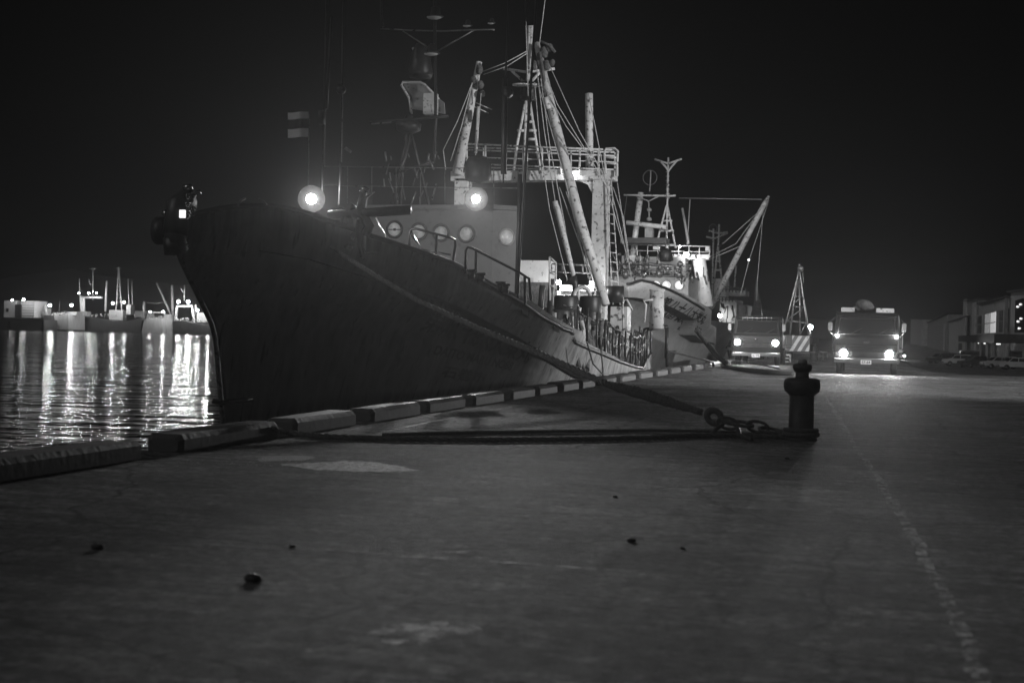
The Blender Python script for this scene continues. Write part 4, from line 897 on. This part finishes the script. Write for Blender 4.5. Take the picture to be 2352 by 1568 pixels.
# ------------------------------------------------------------------ buildings on the right
XF = 16.
def bldg(pts, depthX, zb, label, m=wallm, roof=True):
    """pts: roofline picture points (near to far) on the facade plane X=XF"""
    P = [at(x, y_, X=XF) for x, y_ in pts]; root = thing('harbour_building', (XF, P[0].y, zb), label, 'building', 'buildings behind the car lot')
    w = MB(); w.loft([[(XF, p.y, zb) for p in P] + [(XF, p.y, p.z) for p in reversed(P)], [(XF + depthX, p.y, zb) for p in P] + [(XF + depthX, p.y, p.z) for p in reversed(P)]], True)
    o = part(root, 'wall', w, m)
    if roof: part(root, 'roof', MB().loft([[(XF - .5, p.y, p.z + .06), (XF + depthX, p.y, p.z + .06), (XF + depthX, p.y, p.z + .35), (XF - .5, p.y, p.z + .3)] for p in (P[0], P[-1])], True), roofm)
    return root, o
def fpanel(root, x0, y0, x1, y1, m, name, th=.05, rows=None, parent=None):
    """panel on the facade: picture x range and top/bottom y at its near end"""
    a = at(x1, y0, X=XF); b = at(x1, y1, X=XF); c = at(x0, y0, X=XF)
    return part(parent or root, name, MB().box(XF - th, XF + .01, a.y, c.y, b.z, a.z), m)
B1, W_1 = bldg([(2322, 683), (2249, 700)], 14, -1.9, 'two storey harbour hall with one bright lattice window and dark canopy')
lit = lampmat(.55); lit2 = lampmat(.22)
for (x0, x1, m_) in ((2244, 2256, glass), (2264, 2275, lit2), (2277, 2289, lit), (2297, 2305, glass), (2308, 2318, glass)):
    zt, zb_ = 5.75, 2.55; ya = at(x1, 720, X=XF).y; yb = at(x0, 720, X=XF).y
    wf_ = part(B1, 'window_frame', MB().box(XF - .06, XF, ya - .3, yb + .3, zb_ - .15, zt + .15), wallm)
    part(wf_, 'pane', MB().box(XF - .09, XF - .065, ya, yb, zb_, zt), m_)
    mu = MB();
    for k in range(1, 4): yk = ya + (yb - ya) * k / 4; mu.box(XF - .13, XF - .095, yk - .12, yk + .12, zb_, zt)
    mu.box(XF - .14, XF - .1, ya, yb, (zt + zb_) / 2 - .06, (zt + zb_) / 2 + .06); part(wf_, 'glazing_bar', mu, wall2)
cn = MB().box(XF - 3.5, XF - .02, 183, 275, 1.0, 2.1); part(B1, 'canopy', cn, dark)
for yk in (188, 200, 214, 232, 252): part(B1, 'canopy_post', MB().box(XF - 3.4, XF - 3.1, yk, yk + .4, -1.9, .99), wall2)
for yk in (196, 222, 236):
    tl = part(B1, 'strip_light', MB().box(XF - 2.0, XF - 1.8, yk, yk + 5, .8, .9), lampmat(2.2))
dr_ = MB()
for yk in (193, 205, 226, 243): dr_.box(XF - .05, XF + .01, yk, yk + 4, -1.9, .6)
parts(B1, 'door', dr_, wall2)
B0, W_0 = bldg([(2372, 668), (2321, 673)], 10, -1.9, 'taller pale stair tower at the right edge with small glinting lights', roof=True)
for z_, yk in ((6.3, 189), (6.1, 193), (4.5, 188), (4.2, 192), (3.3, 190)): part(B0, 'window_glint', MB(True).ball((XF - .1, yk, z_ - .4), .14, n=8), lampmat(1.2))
part(B0, 'window', MB().box(XF - .04, XF + .01, 183, 197, 2.4, 6.6), glass)
part(B0, 'sign_column', MB().box(XF - .6, XF - .2, 206, 207, 1.9, 7.2), wall2)
B2, _ = bldg([(2246, 689), (2217, 693)], 9, -1.9, 'narrow dark tower block left of the harbour hall', wall2)
part(B2, 'pilaster', MB().box(XF - .4, XF - .02, 282, 290, -1.9, 8.5).box(XF - .4, XF - .02, 315, 325, -1.9, 10), wallm)
B3, _ = bldg([(2229, 727), (2180, 741)], 12, -1.9, 'low pale block with a dark opening, left of the tower block')
part(B3, 'opening', MB().box(XF - .05, XF + .01, 310, 350, -1.9, .6), dark)
B4, _ = bldg([(2178, 722), (2131, 742)], 14, -1.9, 'shadowy gabled shed further along the row of buildings', wall2)
part(B4, 'down_pipe', MB().box(XF - .4, XF - .1, 430, 436, -1.9, 6), wallm)
B5, _ = bldg([(2117, 734), (2092, 733)], 14, -1.9, 'furthest dim flat roofed building, beside the larger truck', wallm)

# ------------------------------------------------------------------ far side of the harbour
def fp(x, y_, D): return at(x, y_, Y=D)
sh1 = thing('shed', fp(0, 740, 335), 'pale lit shed on the far pier at the left edge', 'shed')
quadboxs = lambda x0, y0, x1, y1, Y, d, : quadbox(x0, y0, x1, y1, Y, d)
part(sh1, 'wall', quadbox(9, 690, 37, 729, 338, 6), cleanwhite); part(sh1, 'door', quadbox(34, 699, 47, 729, 337.5, 6), dark); part(sh1, 'window', quadbox(14, 708, 19, 716, 337.8, .1), dark)
part(sh1, 'roller_shutter', quadbox(47, 691, 79, 729, 338, 6), white)
sl2 = MB()
for k in range(6): quadbox(48, 694 + 6 * k, 78, 695.2 + 6 * k, 337.85, .1, sl2)
part(sh1, 'shutter_slat', sl2, grey)
lamp(sh1, fp(28, 689, 335), .25, 40, name='shed_lamp'); lamp(sh1, fp(54, 688, 335), .3, 90, name='shed_lamp')
pier = MB(); quadbox(-60, 733, 101, 758.6, 330, 14, pier); solo('pier', pier, conc, 'low concrete pier under the lit shed across the water', 'pier', loc=fp(0, 750, 330))
pf = MB(True)
for i, x in enumerate((17, 96, -20)): quadbox(x, 738, x + 4, 759, 329.7, .3, pf)
pier_ = [o for o in COL.objects if o.name == 'pier'][0]; parts(pier_, 'fender', pf, tyre)
def farboat(name_, label, hullpts, Y, depth, hm, masts, lamps, lit_boxes, gallows=()):
    root = thing(name_, fp(hullpts[0][0], hullpts[0][1], Y), label, 'fishing boat', 'boats across the harbour')
    part(root, 'hull', MB().prism([fp(x, y_, Y) for x, y_ in hullpts], (0, depth, 0)), hm)
    m_ = MB(True)
    for ln, r in masts: tubes(m_, [ln], Y + depth * .5, r)
    if masts: parts(root, 'mast', m_, white)
    if gallows:
        g_ = MB(True)
        for ln, r in gallows: tubes(g_, [ln], Y + depth * .4, r)
        part(root, 'gallows', g_, cleanwhite)
    d_ = MB()
    for (x0, y0, x1, y1) in lit_boxes: quadbox(x0, y0, x1, y1, Y + depth * .3, 2, d_)
    if lit_boxes: parts(root, 'deck_house', d_, grey)
    cl_ = MB(True)
    xa, xb = min(p[0] for p in hullpts), max(p[0] for p in hullpts); yt = min(p[1] for p in hullpts)
    for k in range(46):
        x = random.uniform(xa, xb); L = random.uniform(2, 11); tubes(cl_, [[(x, yt + random.uniform(-4, 6)), (x + random.uniform(-3, 3), yt + 4 - L)]], Y + depth * random.uniform(.1, .6), random.uniform(.08, .25), 5)
    parts(root, 'deck_gear', cl_, grey)
    for (x, y_, r, s_) in lamps: lamp(root, fp(x, y_, Y - 1), r * .6, s_ * .42, name='deck_lamp')
    return root
random.seed(31)
farboat('trawler', 'long dark trawler across the harbour under the tallest far masts', [(158, 725), (200, 726), (215, 731), (250, 734), (262, 737), (295, 737), (322, 730), (327, 729), (322, 765), (158, 758)], 345, 9, hull_black,
        [([(213.5, 615), (213, 690)], .14), ([(206, 617), (221, 617)], .1), ([(272, 614), (268, 690), (266, 715)], .16), ([(273, 614), (278, 690), (280, 715)], .16), ([(266, 616), (279, 616)], .1), ([(245, 645), (242, 715)], .3), ([(182, 640), (184, 690)], .12), ([(203, 640), (208, 655)], .1), ([(294, 640), (297, 720)], .12), ([(303, 645), (304, 715)], .1)] + [([(268 - .3 * k, 640 + 9 * k), (275 + .4 * k, 640 + 9 * k)], .08) for k in range(7)],
        [(181, 673, .3, 500), (204, 673, .4, 900), (213.5, 670, .15, 300), (221, 673, .3, 500), (259, 696, .45, 1000), (284.7, 694, .4, 900)], [(250, 712, 282, 735), (290, 700, 300, 722), (182, 715, 200, 726)],
        [([(186, 680), (189, 724)], .5), ([(192, 683), (192, 724)], .4), ([(187, 683), (234, 683)], .35)])
farboat('boat', 'boat with a white stern ramp moored left of the long dark trawler', [(124, 724), (157, 724), (157, 757.5), (128, 757)], 336, 8, hull_light, [([(104, 700), (107, 725)], .3)], [(114.5, 701, .5, 1100), (164, 700.6, .5, 1100)], [(155, 716, 176, 724)])
farboat('boat', 'dark hulled boat tucked beside the lit pier', [(100, 724), (123, 724), (127, 757), (98, 757)], 338, 8, hull_black, [], [], [(102, 708, 108, 724)])
farboat('boat', 'boat with a broad white transom and two lamps on its arch', [(331, 735), (338, 731), (372, 731), (374, 767), (324, 766)], 338, 10, hull_light, [([(331, 693), (330, 730)], .3), ([(332, 694), (358, 697), (385, 693)], .05)], [(344.7, 716, .33, 450), (375, 716, .4, 600)], [(310, 714, 330, 728), (338, 718, 346, 731), (376, 722, 394, 733)], [([(340, 733), (341, 717), (379, 718), (381, 733)], .25)])
farboat('boat', 'grey sterned boat between the white transom and the dark hull', [(374.5, 732), (395, 732), (396, 767), (374.5, 767)], 340, 9, hull_light, [([(395, 655), (397, 730)], .35), ([(360, 650), (392, 722)], .25)], [], [])
farboat('trawler', 'dark trawler across the harbour just behind the bow of the nearest ship', [(397, 739), (412, 736), (425, 737), (440, 741), (455, 743), (470, 746), (484, 745), (500, 742), (500, 768), (397, 768)], 334, 10, hull_black, [([(424, 655), (423, 690)], .12), ([(414, 660), (421, 672)], .1), ([(450, 700), (447, 725)], .3)],
        [(410, 692.6, .55, 1300), (432, 693, .6, 1500), (453.7, 712, .4, 800), (478, 730, .35, 700)], [(452, 718, 472, 740)], [([(404, 735), (407, 703), (441, 703), (446, 735)], .4)])
farboat('boat', 'dim small boat hull at the far left behind the pier', [(130, 720), (158, 720), (158, 731), (130, 731)], 350, 6, hull_black, [([(137, 690), (136, 720)], .1)], [], [])

# ------------------------------------------------------------------ loose things on the pavement
random.seed(77)
stones = [(225, 1255, .028, 'dark stone left of the foreground pavement, second largest'), (582, 1328, .034, 'largest dark lump on the foreground pavement'), (672, 1253, .014, 'small dark stone above and right of the largest lump'), (1450, 1240, .02, 'dark stone right of centre on the pavement'), (1568, 1258, .012, 'tiny stone right of the dark stone'), (1413, 1140, .014, 'small flat stone near the middle of the pavement'), (1808, 1052, .018, 'small stone in front of the bollard')]
for x, y_, r, lab in stones:
    p = at(x, y_, Z=r * .5); solo('stone', MB(True).ball(p, r, (1.35, .9, .7), 12, .12), iron, lab, 'stone', 'stones scattered on the pavement', loc=p)
gr_ = MB()
for k in range(650):
    if k < 130: px = random.uniform(400, 720); p = at(px, 1062 + random.gauss(0, 7), Z=.001)
    else: p = Vector((random.uniform(-6, 6), random.uniform(2, 34), .001))
    s_ = random.uniform(.003, .011); gr_.add([p + Vector((-s_, -s_, 0)), p + Vector((s_, -s_ * .5, 0)), p + Vector((0, s_, 0)), p + Vector((0, 0, s_ * .5))], [(0, 1, 3), (1, 2, 3), (2, 0, 3)])
struct('grit', gr_, specklem, 'stuff')
def sheet(name, edge, m, z=.001, jit=.01):
    E_ = [at(x, y_, Z=z) for x, y_ in edge]; P = []
    for a, b in zip(E_, E_[1:] + E_[:1]): P += [a.lerp(b, t / 6) + Vector((random.uniform(-jit, jit), random.uniform(-jit, jit) * 3, 0)) for t in range(6)]
    return struct(name, MB().add(P, [tuple(range(len(P)))]), m, 'stuff')
sheet('pale_speckle', [(640, 1066), (720, 1062), (790, 1058), (850, 1060), (910, 1069), (964, 1080), (900, 1083), (800, 1082), (720, 1078)], specklem)  # pale, bumpy, speckled patch on the pavement
sheet('wet_patch', [(588, 1054), (610, 1047), (690, 1046), (728, 1050), (700, 1057), (640, 1058), (600, 1060)], mat('wet_concrete', .015, .85, var=.4, scale=8))
# paler repaired seam running away to the right
random.seed(5); sp_ = [at(x_, y_, Z=.001) for x_, y_ in ((1886, 895), (1910, 930), (1950, 1000), (2025, 1110), (2110, 1250), (2160, 1345), (2210, 1440), (2262, 1590))]
seam = MB(); rr_ = []
for a, b in zip(sp_, sp_[1:]):
    for k in range(10):
        p = a.lerp(b, k / 10); o_ = random.uniform(-.012, .012); w = random.uniform(.02, .045); rr_.append([(p.x + o_ - w, p.y, .001), (p.x + o_ + w, p.y, .001)])
seam.loft(rr_, False, False); struct('pavement_seam', seam, mat('seam_fill', .38, .75, var=.9, scale=14, bump=.02, bscale=25, worn=(7, .44, .62)))
ln = MB(); P_ = [at(x_, y_, Z=.001) for x_, y_ in ((800, 1012), (878, 992), (980, 970), (1092, 949), (1175, 934), (1253, 919), (1400, 895))]; rr_ = []
for a, b in zip(P_, P_[1:]):
    for k in range(8): p = a.lerp(b, k / 8); rr_.append([(p.x - random.uniform(.012, .035), p.y, .001), (p.x + random.uniform(.012, .035), p.y, .001)])
ln.loft(rr_, False, False); struct('pavement_line', ln, mat('line_paint', .4, .8, var=.6, scale=5, bump=.01, bscale=20, worn=(4, .38, .6)))
j2 = MB(); A_ = at(200, 1238, Z=.001); B_ = at(900, 1272, Z=.001); rows_ = []
for k in range(40):
    p = A_.lerp(B_, k / 39); w = random.uniform(.006, .014); rows_.append([(p.x, p.y - w, .001), (p.x, p.y + w, .001)])
j2.loft(rows_, False, False); struct('pavement_joint', j2, mat('joint_fill', .03, .9, var=.6, scale=3))
def streak(name, pts, w0, w1, m):
    P = [at(x, y_, Z=.001) for x, y_ in pts]; rr_ = []
    for a, b in zip(P, P[1:]):
        for k in range(12): p = a.lerp(b, k / 12); rr_.append([(p.x, p.y - random.uniform(w0, w1), .001), (p.x, p.y + random.uniform(w0, w1), .001)])
    return struct(name, MB().loft(rr_, False, False), m)
palec = mat('pale_scrape', .5, .75, var=.7, scale=7, bump=.015, bscale=25, worn=(5, .42, .6))
streak('pavement_scrape', [(860, 1273), (1000, 1280), (1105, 1287), (1112, 1288)], .006, .02, palec)
streak('pavement_scrape', [(1125, 1288), (1300, 1300), (1500, 1321)], .006, .024, palec)
streak('pavement_scrape', [(1000, 1266), (1090, 1268)], .004, .016, palec)
streak('pavement_scrape', [(1085, 945), (1180, 949), (1250, 951)], .01, .04, palec)
streak('pavement_scrape', [(1340, 962), (1400, 965)], .01, .03, palec)
streak('pavement_scrape', [(960, 1053), (1060, 1055), (1145, 1057)], .004, .012, palec)
sheet('pale_stain', [(840, 1462), (880, 1440), (930, 1428), (1010, 1432), (1108, 1430), (1112, 1444), (1020, 1460), (960, 1478), (900, 1474)], mat('stain_pale', .38, .8, var=.5, scale=12, bump=.012, bscale=25, worn=(6, .42, .62)), .001, .02)

# ------------------------------------------------------------------ tall quay floodlight standing right of the view
fl_ = thing('quay_floodlight', (30, 20, 0), 'tall quay floodlight pole standing out of view on the right', 'floodlight')
part(fl_, 'pole', MB(True).tube([(30, 20, 0), (30, 20, 10)], .12, 10), steel); part(fl_, 'head', MB().bbox(29.7, 30.3, 19.7, 20.1, 9.7, 10.2), dark)
beam((29.5, 20.3, 9.5), (-7.5, 52, 1.0), 62000, 47, 'floodlight_beam', fl_, .25, .55)

beam(tuple(at(1404, 424, Y=47.7)), (-9.3, 66, .8), 12000, 54, 'aft_beam', s1, .6, .8)
# ------------------------------------------------------------------ haze
hz = MB().box(-1400, 690, -49, 1290, -5.5, 55)
hzm = bpy.data.materials.new('haze_air'); hzm.use_nodes = True; hn_ = hzm.node_tree; hn_.nodes.clear()
pv = hn_.nodes.new('ShaderNodeVolumePrincipled'); pv.inputs['Color'].default_value = (.9, .9, .9, 1); pv.inputs['Density'].default_value = .00036; pv.inputs['Anisotropy'].default_value = .72
oo = hn_.nodes.new('ShaderNodeOutputMaterial'); hn_.links.new(pv.outputs[0], oo.inputs['Volume'])
hzm.cycles.homogeneous_volume = True; hzm.cycles.volume_sampling = 'EQUIANGULAR'
struct('haze', hz, hzm, 'stuff')
